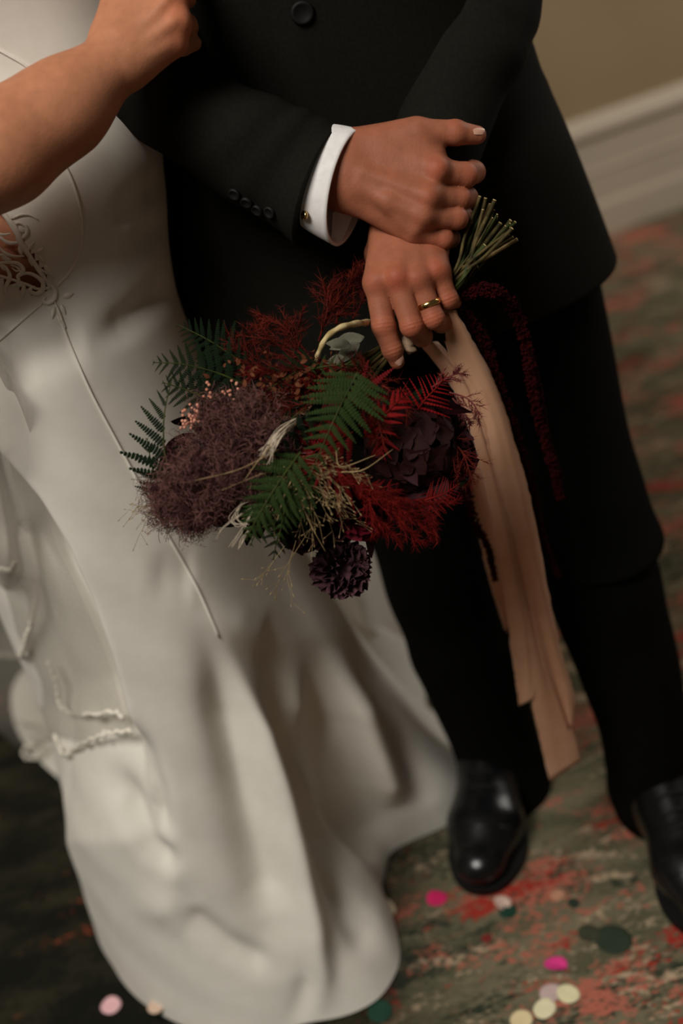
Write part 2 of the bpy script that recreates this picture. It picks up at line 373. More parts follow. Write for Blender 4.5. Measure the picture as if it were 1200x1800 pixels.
def hempt(r): return np.stack([HC[0]+r*np.cos(TH), HC[1]+r*np.sin(TH)], 1)
hip = bodyring(upper[-1])
sk = []
for v in np.linspace(0, 1, 190)[1:]:
    e = 0.86*v**1.42+0.14*v**7; k = v**2.2
    xy = hip[:, :2]*(1-e)+(hempt(r2)*(1-k)+hempt(r1)*k)*e
    sk.append(np.concatenate([xy, np.full((NC, 1), 0.84*(1-v)+0.004)], 1))
G = np.concatenate([np.array([bodyring(p) for p in up]), np.array(sk)])
for _ in range(30): G[1:-1] = (G[:-2]+2*G[1:-1]+G[2:])/4
Gn = grid_normals(G); V = G.reshape(-1, 3); n_ = Gn.reshape(-1, 3)
if ((V-np.array([-0.23, 0.15, 0]))*n_)[:, :2].sum() < 0: n_ = -n_
px = project(V); front = np.clip((n_@TOCAM)*3, 0, 1)
disp = np.zeros(len(V))
folds = [  # picture polyline, half width in px, depth in m (negative = valley)
    ([(372, 1090), (398, 1220), (440, 1430), (480, 1620)], 30, -0.024), ([(345, 1030), (415, 1180), (460, 1290), (500, 1420), (550, 1620), (565, 1760)], 15, 0.022),
    ([(455, 1060), (505, 1220), (570, 1400), (600, 1500), (640, 1640)], 26, -0.045), ([(540, 1120), (575, 1250), (625, 1400), (655, 1520)], 26, -0.040),
    ([(520, 1150), (545, 1270), (600, 1420)], 14, 0.020),
    ([(590, 1130), (640, 1280), (700, 1420)], 26, 0.024), ([(610, 1090), (650, 1170), (700, 1280), (752, 1420)], 22, -0.022),
    ([(225, 1262), (252, 1320), (275, 1400), (288, 1480)], 12, -0.022), ([(150, 1370), (215, 1420), (262, 1490), (312, 1530)], 14, -0.018),
    ([(312, 1540), (330, 1610), (400, 1665), (470, 1700)], 16, -0.014), ([(540, 1640), (548, 1720), (520, 1800)], 12, -0.012), ([(200, 1590), (300, 1600), (330, 1620)], 20, 0.006),
    ([(155, 402), (210, 385), (262, 345), (300, 310)], 10, -0.014), ([(185, 440), (240, 405), (300, 350)], 9, 0.009), ([(200, 455), (260, 410), (320, 355)], 12, -0.015),
    ([(150, 600), (230, 560), (320, 490)], 15, -0.015), ([(-20, 655), (60, 625), (150, 598)], 22, -0.008), ([(0, 560), (110, 540)], 20, 0.004),
    ([(60, 430), (110, 420), (150, 400)], 16, 0.003),
    ([(350, 1060), (430, 1110), (470, 1120)], 22, 0.006), ([(250, 1010), (340, 1020)], 30, -0.004)]
for ln, wv, am in folds:
    d, s, al = seg_dist(px, ln, True); wv *= 1.35; disp += am*np.exp(-(d/wv)**2)*front*np.clip(al/0.4, 0, 1)**1.5*np.clip((1-al)/0.15+(0.4 if ln[-1][1] > 1550 else 0), 0, 1)
# the front panel of the skirt stands proud of the train that hangs behind it
edge = [(-60, 740), (0, 820), (60, 890), (110, 970), (150, 1060), (185, 1160), (212, 1262), (240, 1330), (262, 1420)]
d, s = seg_dist(px, edge); left = np.clip(0.5+0.5*s*d/12, 0, 1)
yfade = np.clip((px[:, 1]-700)/120, 0, 1)*np.clip((1480-px[:, 1])/220, 0, 1)
disp -= 0.07*left*yfade*front
zf = np.clip(V[:, 2]/0.06, 0, 1)
D_ = disp.reshape(len(G), NC)
for _ in range(3): D_ = (np.roll(D_, 1, 1)+np.roll(D_, -1, 1)+2*D_)/4; D_[1:-1] = (D_[:-2]+D_[2:]+2*D_[1:-1])/4
disp = D_.ravel()
V = V+n_*np.array([1, 1, 0.3])*(disp*zf)[:, None]
V[:, 2] = np.maximum(V[:, 2], 0.004)
V += n_*(0.0012*np.sin(V[:, 0]*61+V[:, 2]*23)*np.sin(V[:, 2]*37+V[:, 1]*19))[:, None]*zf[:, None]
F = gridfaces(len(G), NC)
cut = [(-120, 300), (-40, 340), (0, 371), (17, 393), (38, 427), (57, 456), (76, 484), (88, 506), (66, 508), (47, 500), (23, 492), (0, 485), (-120, 450)]
inside = inpoly(px, cut) & (n_@TOCAM > 0)
Fd = F[~inside[F].any(1)]
gown = obj('gown', V, Fd, M['dress'], bride)
BV = BVHTree.FromPolygons([Vector(p) for p in V], F.tolist())
def on_gown(x, y, lift=0.0):
    h = BV.ray_cast(Vector(CAM), Vector(nrm(ray(x, y))))
    if h[0] is None: return H(x, y, 0.05)
    return np.array(h[0])-nrm(ray(x, y))*lift
def gown_line(pts, n, r0, r1, name, mt, lift=0.0006, nc=6):
    P2 = catmull(np.array(pts, float), n); P = np.array([on_gown(a, b, lift) for a, b in P2])
    for _ in range(2): P[1:-1] = (P[:-2]+2*P[1:-1]+P[2:])/4
    return tube(P, np.linspace(r0, r1, n), nc)
for pts, n in (([(-30, 75), (10, 95), (60, 130), (85, 200), (103, 267), (127, 317), (143, 375), (144, 430), (127, 473), (100, 503)], 70),
               ([(74, 533), (40, 562), (0, 597), (-30, 620)], 24),
               ([(106, 560), (125, 610), (160, 690), (205, 775), (250, 860), (300, 950), (345, 1030), (385, 1120)], 70)):
    Vv, Ff = gown_line(pts, n, 0.0013, 0.0013, 's', None); obj('seam_piping', Vv, Ff, M['dress'], gown)
# lace on and over the waist cut-out
c7 = lambda x, y: (x/5.295, 280+y/5.295)
edges = [([(-40, 340), (0, 371), (17, 393), (38, 427), (57, 456), (76, 484), (88, 506)], .0016), ([(-40, 474), (0, 485), (23, 492), (47, 500), (66, 508), (88, 506)], .0014)]
for pts, r_ in edges:
    Vv, Ff = gown_line(pts, 50, r_, r_, 's', None, 0.0004); obj('lace_edge', Vv, Ff, M['lace'], gown)
curls = [([(-60, 700), (0, 725), (60, 768), (120, 780), (190, 765), (150, 735)], 14), ([(-60, 790), (0, 830), (60, 880), (140, 902), (225, 900)], 12), ([(-60, 980), (0, 965), (100, 960), (170, 972), (215, 1020), (200, 1062), (165, 1090), (175, 1130), (150, 1165), (105, 1182)], 16),
    ([(-40, 1000), (30, 990), (80, 1050), (90, 1110), (55, 1180), (50, 1240), (90, 1302)], 15), ([(185, 1075), (260, 1060), (340, 1090), (400, 1150), (392, 1222), (340, 1252), (288, 1232), (292, 1190), (328, 1192)], 18),
    ([(390, 1110), (460, 1150), (512, 1222), (500, 1300), (440, 1340), (400, 1312), (424, 1280)], 17), ([(-40, 420), (0, 462), (80, 560), (150, 650), (190, 770), (240, 850), (300, 940), (360, 1040), (430, 1130)], 21),
    ([(60, 545), (120, 545), (200, 515), (280, 520), (352, 562)], 9), ([(110, 625), (170, 590), (238, 622), (250, 690), (200, 732), (155, 692), (182, 650)], 13), ([(-30, 430), (20, 400), (60, 430), (130, 412)], 8),
    ([(100, 985), (150, 1000), (180, 1030), (150, 1040), (110, 1010)], 9), ([(-40, 900), (20, 890), (60, 920), (90, 935)], 12), ([(-60, 640), (-10, 690), (40, 700), (100, 690)], 10),
    ([(512, 1330), (540, 1400), (570, 1480), (610, 1570)], 9), ([(300, 935), (360, 1010), (470, 1080)], 10)]
for pts, wdt in curls:
    n = 30; P2 = catmull(np.array([c7(*p) for p in pts]), n); P = np.array([on_gown(a, b, 0.0012) for a, b in P2])
    rr = wdt*0.5/5.295*0.00052*np.concatenate([np.linspace(0.6, 1.25, n//2), np.linspace(1.25, 0.55, n-n//2)])*2.5
    Vv, Ff = tube(P, rr, 6, True, 0.45, TOCAM); obj('lace_scroll', Vv, Ff, M['lace'], gown)
def leafmesh(c, ang, ln, wd_, name='lace_leaf'):
    cc = np.array(c7(*c)); d = np.array([math.cos(ang), math.sin(ang)]); q = np.array([-d[1], d[0]]); mb = MB(); nr, nc = 9, 6; Pts = []
    for i in range(nr):
        t = i/(nr-1); w_ = wd_/2*math.sin(math.pi*t)**0.7*(1.2-0.5*t)
        for j in range(nc):
            s_ = (j/(nc-1)-0.5)*2; pt = cc+(d*(t-0.5)*ln+q*s_*w_)/5.295
            Pts.append(on_gown(pt[0], pt[1], 0.0016*(1-s_*s_)*math.sin(math.pi*t)**0.5+0.0004))
    return obj(name, np.array(Pts), gridfaces(nr, nc, False), M['lace'], gown)
for c, a, l, wv in [((190, 850), 1.35, 110, 46), ((285, 940), 1.3, 130, 44), ((285, 810), -0.9, 110, 44), ((370, 850), -0.5, 90, 42), ((385, 930), 0.9, 100, 40), ((450, 1040), 1.0, 150, 56), ((215, 1230), 1.75, 150, 48), ((180, 1170), 2.9, 100, 44), ((635, 1265), -0.35, 110, 62), ((495, 1430), 1.75, 120, 44), ((590, 1400), 1.15, 110, 46), ((560, 1500), 1.1, 120, 34), ((495, 1090), 1.2, 70, 24), ((190, 660), 0.5, 90, 60), ((60, 925), 0.3, 110, 44), ((30, 1010), 0.9, 70, 40)]:
    leafmesh(c, a, l, wv)

# bride's body: torso under the gown and the bare arm, one skin mesh
def tone(me, base, spots, size=0.014, red=(1.35, 0.62, 0.5)):
    n = len(me.vertices); co = np.zeros(n*3, np.float32); me.vertices.foreach_get('co', co); co = co.reshape(-1, 3)
    c = np.tile(np.array(base, float), (n, 1))
    for p, s_, k in spots:
        w_ = np.exp(-(np.linalg.norm(co-np.asarray(p), axis=1)/s_)**2)[:, None]*k; c = c*(1-w_)+c*np.array(red)*w_
    at = me.color_attributes.new('tone', 'FLOAT_COLOR', 'POINT'); at.data.foreach_set('color', np.concatenate([c, np.ones((n, 1))], 1).astype(np.float32).ravel())
def bounds(pts, pad): P = np.array(pts); return P.min(0)-pad, P.max(0)+pad
def B1(x, y, dd): return H(x, y, dd)
W = B1(212, 100, -0.085)
lo, hi = bounds([B1(-330, 420, -0.1), B1(370, 70, -0.02), B1(250, -90, -0.08), B1(330, -60, -0.02), B1(0, 330, -0.16)], 0.045)
fd = Field(lo, hi, 0.0022); g = fd.new()
fd.cone(g, B1(-330, 420, -0.10), B1(-150, 345, -0.125), 0.046, 0.046, 0.02)
fd.cone(g, B1(-150, 345, -0.125), B1(0, 262, -0.115), 0.045, 0.0425, 0.03)
fd.cone(g, B1(0, 262, -0.115), B1(106, 192, -0.10), 0.0425, 0.0355, 0.03); fd.cone(g, B1(106, 192, -0.10), W, 0.0355, 0.0262, 0.03)
mc = [((205, 70), (272, -45)), ((213, 85), (306, -8)), ((222, 102), (312, 38)), ((230, 115), (304, 76))]
mdd = [-0.080, -0.092, -0.090, -0.082]
for (a, b), dz in zip(mc, mdd): fd.cone(g, B1(*a, -0.085), B1(*b, dz), 0.0175, 0.0125, 0.014)
fd.cone(g, B1(200, 60, -0.08), B1(222, -40, -0.07), 0.019, 0.017, 0.014)
fd.cone(g, B1(222, -40, -0.07), B1(275, -95, -0.05), 0.013, 0.011, 0.006)
fin = [((272, -45), (315, -62), (322, -50)), ((306, -8), (326, -8), (330, 0)), ((312, 38), (328, 42), (335, 48)), ((304, 76), (320, 80), (340, 76))]
gg = g.copy()
for (a, b, c), dz in zip(fin, mdd):
    f1 = fd.new(); fd.cone(f1, B1(*a, dz-0.002), B1(*b, dz+0.038), 0.0112, 0.0095, 0.003); fd.cone(f1, B1(*b, dz+0.038), B1(*c, dz+0.060), 0.0092, 0.0078, 0.003)
    gg = np.minimum(gg, smin(g, f1, 0.004))
for (a, b), dz in zip(mc[1:], mdd[1:]): fd.cone(gg, B1(a[0]+16, a[1]-10, -0.0985), B1(b[0]-8, b[1], dz-0.0125), 0.0035, 0.003, 0.006)
Va, Fa = fd.mesh(gg); Va = relax(Va, Fa, 2)
tr = np.array([bodyring((p[0], p[1], p[2], p[3]-0.014, p[4]-0.014)) for p in up[8:]]); Vt, Ft = loft(tr)
mb = MB(); mb.add(Va, Fa); mb.add(Vt, Ft)
# upper arm and shoulder, outside the picture
El = B1(-330, 420, -0.10); Vu, Fu = tube(np.array([El, El*0.5+np.array([-0.34, 0.08, 1.36])*0.5, [-0.33, 0.09, 1.38], [-0.2, 0.12, 1.40]]), [0.045, 0.048, 0.055, 0.05], 16); mb.add(Vu, Fu)
bb_ = mb.build('body', M['skin_f'], bride)
tone(bb_.data, srgb(182, 122, 90)[:3], [(B1(b[0], b[1], dz), 0.013, 0.7) for (a, b), dz in zip(mc, mdd)])
# ------------------------------------------------------------------ the groom
groom = tag(empty('person', (0.15, 0.15, 0)), 'groom in a black suit with wedding band, hands clasped over a bouquet', 'person')
c1 = lambda x, y: (530+x/3, 180+y/3)
def J(x, y, dd): return H(*c1(x, y), dd)
spots = []
def hand(metas, thumb_meta, fingers, extra, knuckles, tendons, crease, h=0.0011):
    pts = [p for mm in metas for p in mm[:2]]+[p for f in fingers for p, r in f]+[p for e in extra for p in e[:2]]+[p for p in thumb_meta[:2]]
    lo, hi = bounds(pts, 0.034); fd = Field(lo, hi, h); palm = fd.new()
    for a, b, ra, rb in metas: fd.cone(palm, a, b, ra, rb, 0.010)
    for a, b, ra, rb in extra: fd.cone(palm, a, b, ra, rb, 0.014)
    fd.cone(palm, *thumb_meta, 0.014)
    for p, r in knuckles: fd.cone(palm, p, p+1e-5, r, r, 0.007)
    for a, b, r in tendons: fd.cone(palm, a-TOCAM*.0010, b-TOCAM*.0010, r*1.25, r*1.2, 0.011)
    out = palm.copy()
    for f in fingers:
        g = fd.new()
        for (a, ra), (b, rb) in zip(f[:-1], f[1:]): fd.cone(g, a, b, ra, rb, 0.003)
        for (a, ra) in f[1:-1]:                   # knuckle swelling and skin creases across the joint
            fd.cone(g, a+TOCAM*ra*0.12, a+TOCAM*ra*0.12+1e-5, ra*0.82, ra*0.82, 0.005)
        for i in range(1, len(f)-1):
            a, ra = f[i]; ax = nrm(f[i][0]-f[i-1][0]); lo2 = a-0.02; sl = fd.box(a-0.018, a+0.018)
            x = fd.ax[0][sl[0]][:, None, None]-a[0]; y = fd.ax[1][sl[1]][None, :, None]-a[1]; z = fd.ax[2][sl[2]][None, None, :]-a[2]
            s = x*ax[0]+y*ax[1]+z*ax[2]
            g[sl] += (crease*np.cos(s/0.0034*2*math.pi)*np.exp(-(s/0.0050)**2)*np.clip((x*TOCAM[0]+y*TOCAM[1]+z*TOCAM[2])/ra, 0, 1)).astype(np.float32)
        out = np.minimum(out, smin(palm, g, 0.0055))
    V, F = fd.mesh(out); return relax(V, F, 1, 0.5), F
# right hand: back of the hand to us, thumb along the top, fingers closing round the other wrist
Rm = [(J(240, 275, .012), J(695, 352, -.004), .0175, .0150), (J(225, 340, .008), J(665, 488, -.006), .0175, .0150), (J(215, 410, .008), J(640, 592, -.003), .0165, .0145), (J(225, 470, .012), J(590, 680, .006), .0155, .0130)]
Rf = [[(J(608, 158, .002), .0128), (J(810, 160, .004), .0116), (J(925, 172, .010), .0086)],
      [(J(700, 362, -.004), .0128), (J(864, 384, .008), .0116), (J(908, 368, .036), .0104), (J(875, 335, .060), .0082)],
      [(J(665, 495, -.006), .0125), (J(830, 507, .010), .0110), (J(872, 503, .038), .0100), (J(830, 500, .060), .0085)],
      [(J(640, 600, -.003), .0116), (J(816, 612, .009), .0103), (J(850, 607, .036), .0096), (J(790, 600, .058), .0085)],
      [(J(590, 690, .006), .0104), (J(748, 720, .012), .0095), (J(783, 716, .034), .0088), (J(740, 700, .052), .0078)]]
VR, FR = hand(Rm, (J(290, 240, .012), J(605, 160, .002), .0180, .0140), Rf,
    [(J(-60, 250, .022), J(215, 345, .014), .026, .0275), (J(-60, 250, .022), J(240, 420, .014), .025, .0265), (J(430, 270, .010), J(640, 250, .008), .019, .0155), (J(560, 200, .010), J(690, 290, .008), .012, .011)],
    [(J(718, 352, -.012), .0105), (J(668, 500, -.013), .0100), (J(640, 605, -.009), .0085)],
    [(J(330, 375, -.0125), J(660, 495, -.0185), .0030), (J(300, 440, -.009), J(450, 520, -.0145), .0030), (J(450, 520, -.0145), J(635, 595, -.0155), .0030), (J(470, 560, -.009), J(590, 675, -.0075), .0022)], 0.00012)
# left hand: hangs down, closed on the stems
Lm = [(J(470, 650, .040), J(398, 945, .006), .0180, .0138), (J(535, 645, .036), J(502, 925, -.001), .0175, .0138), (J(605, 650, .036), J(612, 930, .001), .0170, .0135), (J(665, 660, .040), J(712, 890, .008), .0165, .0130)]
Lf = [[(J(400, 955, .006), .0122), (J(432, 1180, .006), .0110), (J(478, 1305, .011), .0094), (J(502, 1366, .017), .0074)],
      [(J(505, 935, -.001), .0120), (J(580, 1180, .001), .0106), (J(632, 1232, .024), .0098), (J(640, 1235, .046), .0085)],
      [(J(618, 940, .001), .0114), (J(695, 1138, .005), .0102), (J(735, 1160, .030), .0094), (J(715, 1150, .050), .0082)],
      [(J(720, 898, .008), .0106), (J(772, 1038, .013), .0092), (J(792, 1046, .036), .0084), (J(770, 1040, .052), .0075)],
      [(J(420, 800, .058), .0150), (J(420, 960, .078), .0115), (J(500, 1075, .082), .0100)]]
VL, FL = hand(Lm, (J(480, 680, .045), J(420, 800, .058), .018, .016), Lf,
    [(J(690, 350, .085), J(575, 640, .046), .030, .027), (J(470, 780, .04), J(690, 780, .04), .015, .015)],
    [(J(394, 950, .000), .0085), (J(500, 925, -.0065), .0088), (J(612, 930, -.004), .0085), (J(714, 888, .003), .0082)],
    [(J(540, 720, .012), J(505, 915, -.0110), .0028), (J(600, 730, .013), J(608, 920, -.0085), .0028), (J(650, 740, .016), J(705, 880, -.002), .0026), (J(500, 730, .016), J(410, 930, -.0035), .0026), (J(560, 840, .0), J(585, 760, .008), .002)], 0.00042)
mb = MB(); mb.add(VR, FR); mb.add(VL, FL)
# arms, trunk and legs inside the clothes (coarse)
shR = np.array([-0.07, 0.27, 1.40]); shL = np.array([0.34, 0.27, 1.40])
elR = H(235, 100, 0.045); elL = H(858, 40, 0.115)
wrR = J(-60, 240, .022); wrL = J(690, 350, .085)
for a, b, c in ((shR, elR, wrR), (shL, elL, wrL)):
    Vv, Ff = tube(catmull(np.array([a, (a+b)/2, b, (b+c)/2, c]), 14), np.interp(np.linspace(0, 1, 14), [0, .45, .55, 1], [.045, .034, .029, .024]), 14); mb.add(Vv, Ff)
tors = [(0.80, .135, .27, .12, .08), (0.95, .135, .27, .14, .09), (1.1, .135, .27, .135, .085), (1.3, .135, .27, .16, .10), (1.42, .135, .27, .15, .08), (1.47, .135, .27, .06, .055), (1.54, .135, .26, .055, .055)]
Vv, Ff = loft([ellring((x, y, z), (a, 0, 0), (0, b, 0), 24) for z, x, y, a, b in tors]); mb.add(Vv, Ff)
gb = mb.build('body', M['skin_m'], groom)
spots = [(J(718, 352, -.016), .009, 0.56), (J(668, 500, -.016), .008, 0.53), (J(640, 605, -.012), .008, 0.25), (J(590, 690, 0), .008, 0.19), (J(888, 388, .0), .010, 0.25), (J(845, 620, .005), .009, 0.25), (J(770, 722, .006), .009, 0.19), (J(852, 508, .005), .009, 0.19), (J(810, 130, -.004), .009, 0.19), (J(700, 735, .006), .010, 0.19),
         (J(392, 950, -.006), .010, 0.25), (J(502, 930, -.012), .010, 0.59), (J(612, 930, -.010), .009, 0.25), (J(712, 885, -.004), .010, 0.46), (J(432, 1180, -.004), .010, 0.25), (J(580, 1190, -.008), .010, 0.31), (J(695, 1140, -.004), .010, 0.31), (J(775, 1040, .004), .009, 0.31), (J(478, 1305, .002), .009, 0.19), (J(500, 1370, .012), .008, 0.19)]
tone(gb.data, srgb(157, 96, 71)[:3], spots)
# finger nails
def nail(c, ax, nr_, ln, wd_, par):
    ax = nrm(ax); n = nrm(nr_-ax*(ax@nr_)); s = np.cross(ax, n); P = []; R, Cn = 8, 9
    for i in range(R):
        t = i/(R-1)*2-1
        for j in range(Cn):
            u = j/(Cn-1)*2-1; ww = wd_/2*(1-0.25*max(t, 0)**2-0.55*max(-t-0.5, 0)**2)*(1 if t < .75 else 0.86)
            P.append(c+ax*(ln/2*t*(1-0.16*u*u))+s*u*ww-n*(u*u*wd_*0.20+0.03*ln*t*t))
    return obj('fingernail', np.array(P), gridfaces(R, Cn, False), M['nail'], par)
nail(J(506, 1362, .016)+TOCAM*.0086, J(502, 1366, .017)-J(478, 1305, .011), TOCAM, .0125, .0118, gb)
nail(J(928, 158, .010)+TOCAM*.0086+0.0012*YC, J(925, 172, .012)-J(830, 168, .004), nrm(TOCAM+0.55*YC), .0135, .0110, gb)
# wedding ring
ra_ = nrm(J(695, 1138, .005)-J(618, 940, .001)); rc = J(668, 1066, .0035)
u1 = nrm(np.cross(ra_, TOCAM)); u2 = np.cross(ra_, u1); rings = []
for dr, dz in ((0, -.5), (.5, -.42), (.7, 0), (.5, .42), (0, .5), (-.25, 0)):
    rings.append(ellring(rc+ra_*dz*.0052, u1*(.0110+dr*.0013), u2*(.0110+dr*.0013), 40))
rings.append(rings[0]); Vv, Ff = loft(rings, False); obj('wedding_ring', Vv, Ff, M['gold'], groom)

# ---- jacket
JY = 0.27; jcx = 0.112
out = [aty(x, y, JY) for x, y in ((1060, 428), (1048, 392), (1020, 310), (985, 210), (955, 145), (925, 80))]
jk = [(p[2], jcx, JY, p[0]-jcx, dpt) for p, dpt in zip(out, (.165, .162, .155, .148, .140, .136))]+[(1.10, jcx, JY, .182, .134), (1.25, jcx, JY, .205, .138), (1.38, jcx, JY, .205, .125), (1.44, jcx, JY, .17, .10), (1.475, jcx, JY, .09, .075)]
NJ = 120; tj = np.arange(NJ)*2*math.pi/NJ
R_ = []
for z, cx, cy, a, b in catmull(np.array(jk), 80):
    fe = -math.pi/2-0.25+0.30*(1.05-z)            # the front edge, left over right
    step_ = 0.006*np.clip((tj-2*math.pi-fe)/0.03, 0, 1)*np.exp(-np.clip((tj-2*math.pi-fe), 0, 9)/1.2)
    wr = 0.004*np.sin(6*tj+z*22)*np.exp(-((z-0.98)/0.12)**2)+0.005*np.sin(3*tj+2)*np.clip((0.9-z)/0.2, 0, 1)
    sq = 1/(np.abs(np.cos(tj))**2.5+np.abs(np.sin(tj))**2.5)**(1/2.5)
    rise = 0.02*np.exp(-((tj-2*math.pi-fe)/0.25)**2)*np.clip((0.84-z)/0.12, 0, 1)
    R_.append(np.stack([cx+(a*sq+step_+wr)*np.cos(tj), cy+(b*sq+step_+wr)*np.sin(tj), z+rise], 1))
Vj, Fj = loft(np.array(R_), True)
jm = MB(); jm.add(Vj, Fj)
def sleeve(rings, n, wrk):
    Rr = catmull(np.array(rings), n); nc = Rr.shape[1]; T = np.linspace(0, 1, n)[:, None]; A = (np.arange(nc)*2*math.pi/nc)[None]
    c = Rr.mean(1, keepdims=True); d = wrk(T, A); return c+(Rr-c)*(1+d[..., None])
NS = 72
def sring(a, b, da, db, depth, lean=0.0):        # ring across the arm: a/b = edges in the picture, depth = half thickness
    A = H(*a, da); B = H(*b, db); c = (A+B)/2; return ellring(c, (A-B)/2, TOCAM*depth+XC*lean, NS)
rr = [ellring(shR+np.array([-.0, 0, .02]), (0.085, 0, 0.03), (0, -.08, 0), NS)[:, :], ellring((shR+elR)/2, (0.072, 0, 0), (0, -.07, 0.0), NS),
      sring((335, 0), (110, 60), .045, .045, .062), sring((345, 85), (160, 188), .030, .040, .060), sring((430, 150), (258, 250), .022, .030, .056), sring((520, 186), (370, 330), .018, .028, .052), sring((575, 212), (470, 392), .020, .034, .050, -.004), sring((602, 229), (520, 434), .016, .028, .052, -.011)]
def wrk_r(T, A):
    return (0.05*np.sin(T*38+1.3*np.cos(A)+0.8*np.sin(2*A))*np.exp(-((T-0.52)/0.14)**2)+0.02*np.sin(T*60-2*np.sin(A))*np.exp(-((T-0.75)/0.1)**2)+0.012*np.sin(3*A+T*15))
Vs, Fs = loft(sleeve(rr, 110, wrk_r), True); jm.add(Vs, Fs)
rl = [ellring(shL+np.array([0, 0, .02]), (0.085, 0, -0.03), (0, -.08, 0), NS), ellring((shL+elL)/2+np.array([.012, 0, 0]), (0.072, 0, 0), (0, -.07, 0), NS),
      sring((955, -20), (770, -30), .115, .11, .062), sring((932, 92), (752, 20), .10, .11, .060), sring((880, 190), (715, 110), .085, .095, .052), sring((840, 290), (690, 230), .07, .08, .046), sring((810, 350), (672, 320), .062, .07, .042)]
Vs, Fs = loft(sleeve(rl, 80, lambda T, A: 0.035*np.sin(T*34+1.2*np.cos(A))*np.exp(-((T-.5)/.15)**2)), True); jm.add(Vs, Fs)
jacket = jm.build('jacket', M['suit'], groom)
JB = BVHTree.FromPolygons([Vector(p) for p in Vj], [f for f in Fj])
def on_mesh(BVx, x, y, lift=0.0):
    h = BVx.ray_cast(Vector(CAM), Vector(nrm(ray(x, y)))); 
    return (np.array(h[0])-nrm(ray(x, y))*lift, np.array(h[1])) if h[0] is not None else (H(x, y, .1), TOCAM)
def button(name, c, n, r, par, mt, k=0.35):
    n = nrm(n); a = nrm(np.cross(n, [0.3, 0.2, 1])); b = np.cross(n, a)
    prof = [(0, 0), (.96, 0), (1, .5), (.9, .95), (.72, 1.0), (.62, .8), (0.02, .72)]
    Vv, Ff = loft([ellring(c+n*z*r*k, a*max(q, .02)*r, b*max(q, .02)*r, 20) for q, z in prof]); return obj(name, Vv, Ff, mt, par)
p_, n2 = on_mesh(JB, 531, 22); button('jacket_button', p_, n2 if n2@TOCAM > 0 else -n2, .0115, jacket, M['button'])
SB = BVHTree.FromPolygons([Vector(p) for p in loft(sleeve(rr, 110, wrk_r))[0]], loft(sleeve(rr, 110, wrk_r))[1])
for x, y in ((413, 342), (434, 356), (453, 370), (475, 374)):
    p_, n2 = on_mesh(SB, x, y-2); n2 = n2 if n2@TOCAM > 0 else -n2; button('sleeve_button', p_, nrm(n2+0.15*TOCAM), .0062, jacket, M['button'], 0.6)

# ---- shirt cuff of the right sleeve
def cuff(sc):
    rings = []
    for t, (a, b, lean) in enumerate([((550, 215), (490, 365), -.004), ((602, 221), (538, 404), -.012), ((639, 229), (587, 432), -.016)]):
        A = H(*a, .012); B = H(*b, .020); c = (A+B)/2; rings.append(ellring(c, (A-B)/2*sc, (TOCAM*(.024, .036, .042)[t]+XC*lean)*sc, 64))
    return catmull(np.array(rings), 14)
o_ = cuff(1.0); i_ = cuff(0.955)[::-1]; i_[0] = i_[0]+0
Vv, Ff = loft(np.concatenate([o_, i_]), False)
shirt = obj('shirt_cuff', Vv, Ff, M['shirt'], groom)
fl = np.array([[H(a, b, .034) for a, b in ((585, 372), (622, 372))], [H(a, b, .034) for a, b in ((583, 405), (610, 402))], [H(a, b, .034) for a, b in ((582, 430), (598, 428))]])
P0 = fl.reshape(-1, 3); P1 = P0-TOCAM*0.002; fb = MB(); Fq = gridfaces(3, 2, False)
fb.add(np.concatenate([P0, P1]), np.concatenate([Fq, Fq[:, ::-1]+6]).tolist()+[[0, 6, 7, 1], [4, 5, 11, 10], [1, 7, 9, 3], [3, 9, 11, 5], [0, 2, 8, 6], [2, 4, 10, 8]]); fb.build('cuff_flap', M['shirt'], shirt, False)
button('cufflink', H(537, 379, -.008), nrm(TOCAM*.6-XC), .0045, shirt, M['gold'], 0.7)

# ---- trousers
def legrings(pairs):
    R = []
    for (a, b, Y, dep) in pairs:
        A = aty(*a, Y); B = aty(*b, Y); c = (A+B)/2; hw = (B-A)/2; hw[2] *= 0.35; R.append(ellring(c, hw, np.array([0, -dep, 0]), 64))
    return np.array(R)
LA = [((470, 420), (840, 420), .27, .105), ((525, 650), (848, 640), .26, .10), ((600, 830), (838, 800), .24, .085), ((652, 962), (842, 930), .22, .075), ((700, 1100), (893, 1085), .21, .068), ((738, 1195), (918, 1175), .205, .066), ((788, 1300), (945, 1288), .205, .066), ((808, 1370), (966, 1355), .20, .075), ((812, 1412), (974, 1386), .20, .080)]
LB = [((700, 400), (1030, 400), .27, .105), ((800, 600), (1066, 570), .25, .10), ((862, 760), (1098, 740), .20, .09), ((905, 880), (1130, 850), .16, .082), ((930, 960), (1160, 938), .135, .08), ((938, 985), (1146, 962), .13, .075), ((975, 1080), (1172, 1070), .11, .072), ((1022, 1200), (1195, 1185), .09, .068), ((1055, 1290), (1205, 1280), .08, .066), ((1070, 1390), (1222, 1385), .085, .07), ((1086, 1452), (1234, 1440), .085, .074)]
tm = MB()
for k, LL in enumerate((LA, LB)):
    Rr = catmull(legrings(LL), 110); T = np.linspace(0, 1, 110)[:, None]; A = (np.arange(64)*2*math.pi/64)[None]; c = Rr.mean(1, keepdims=True)
    d = 0.03*np.sin(T*46+2*np.sin(A+k))*np.exp(-((T-0.48)/.16)**2)+0.035*np.sin(T*80+1.5*np.cos(A))*np.exp(-((T-0.95)/.08)**2)+0.02*np.exp(-((A-4.5)/.12)**2)
    Vv, Ff = loft(c+(Rr-c)*(1+d[..., None])); tm.add(Vv, Ff)
tm.build('trousers', M['trouser'], groom)

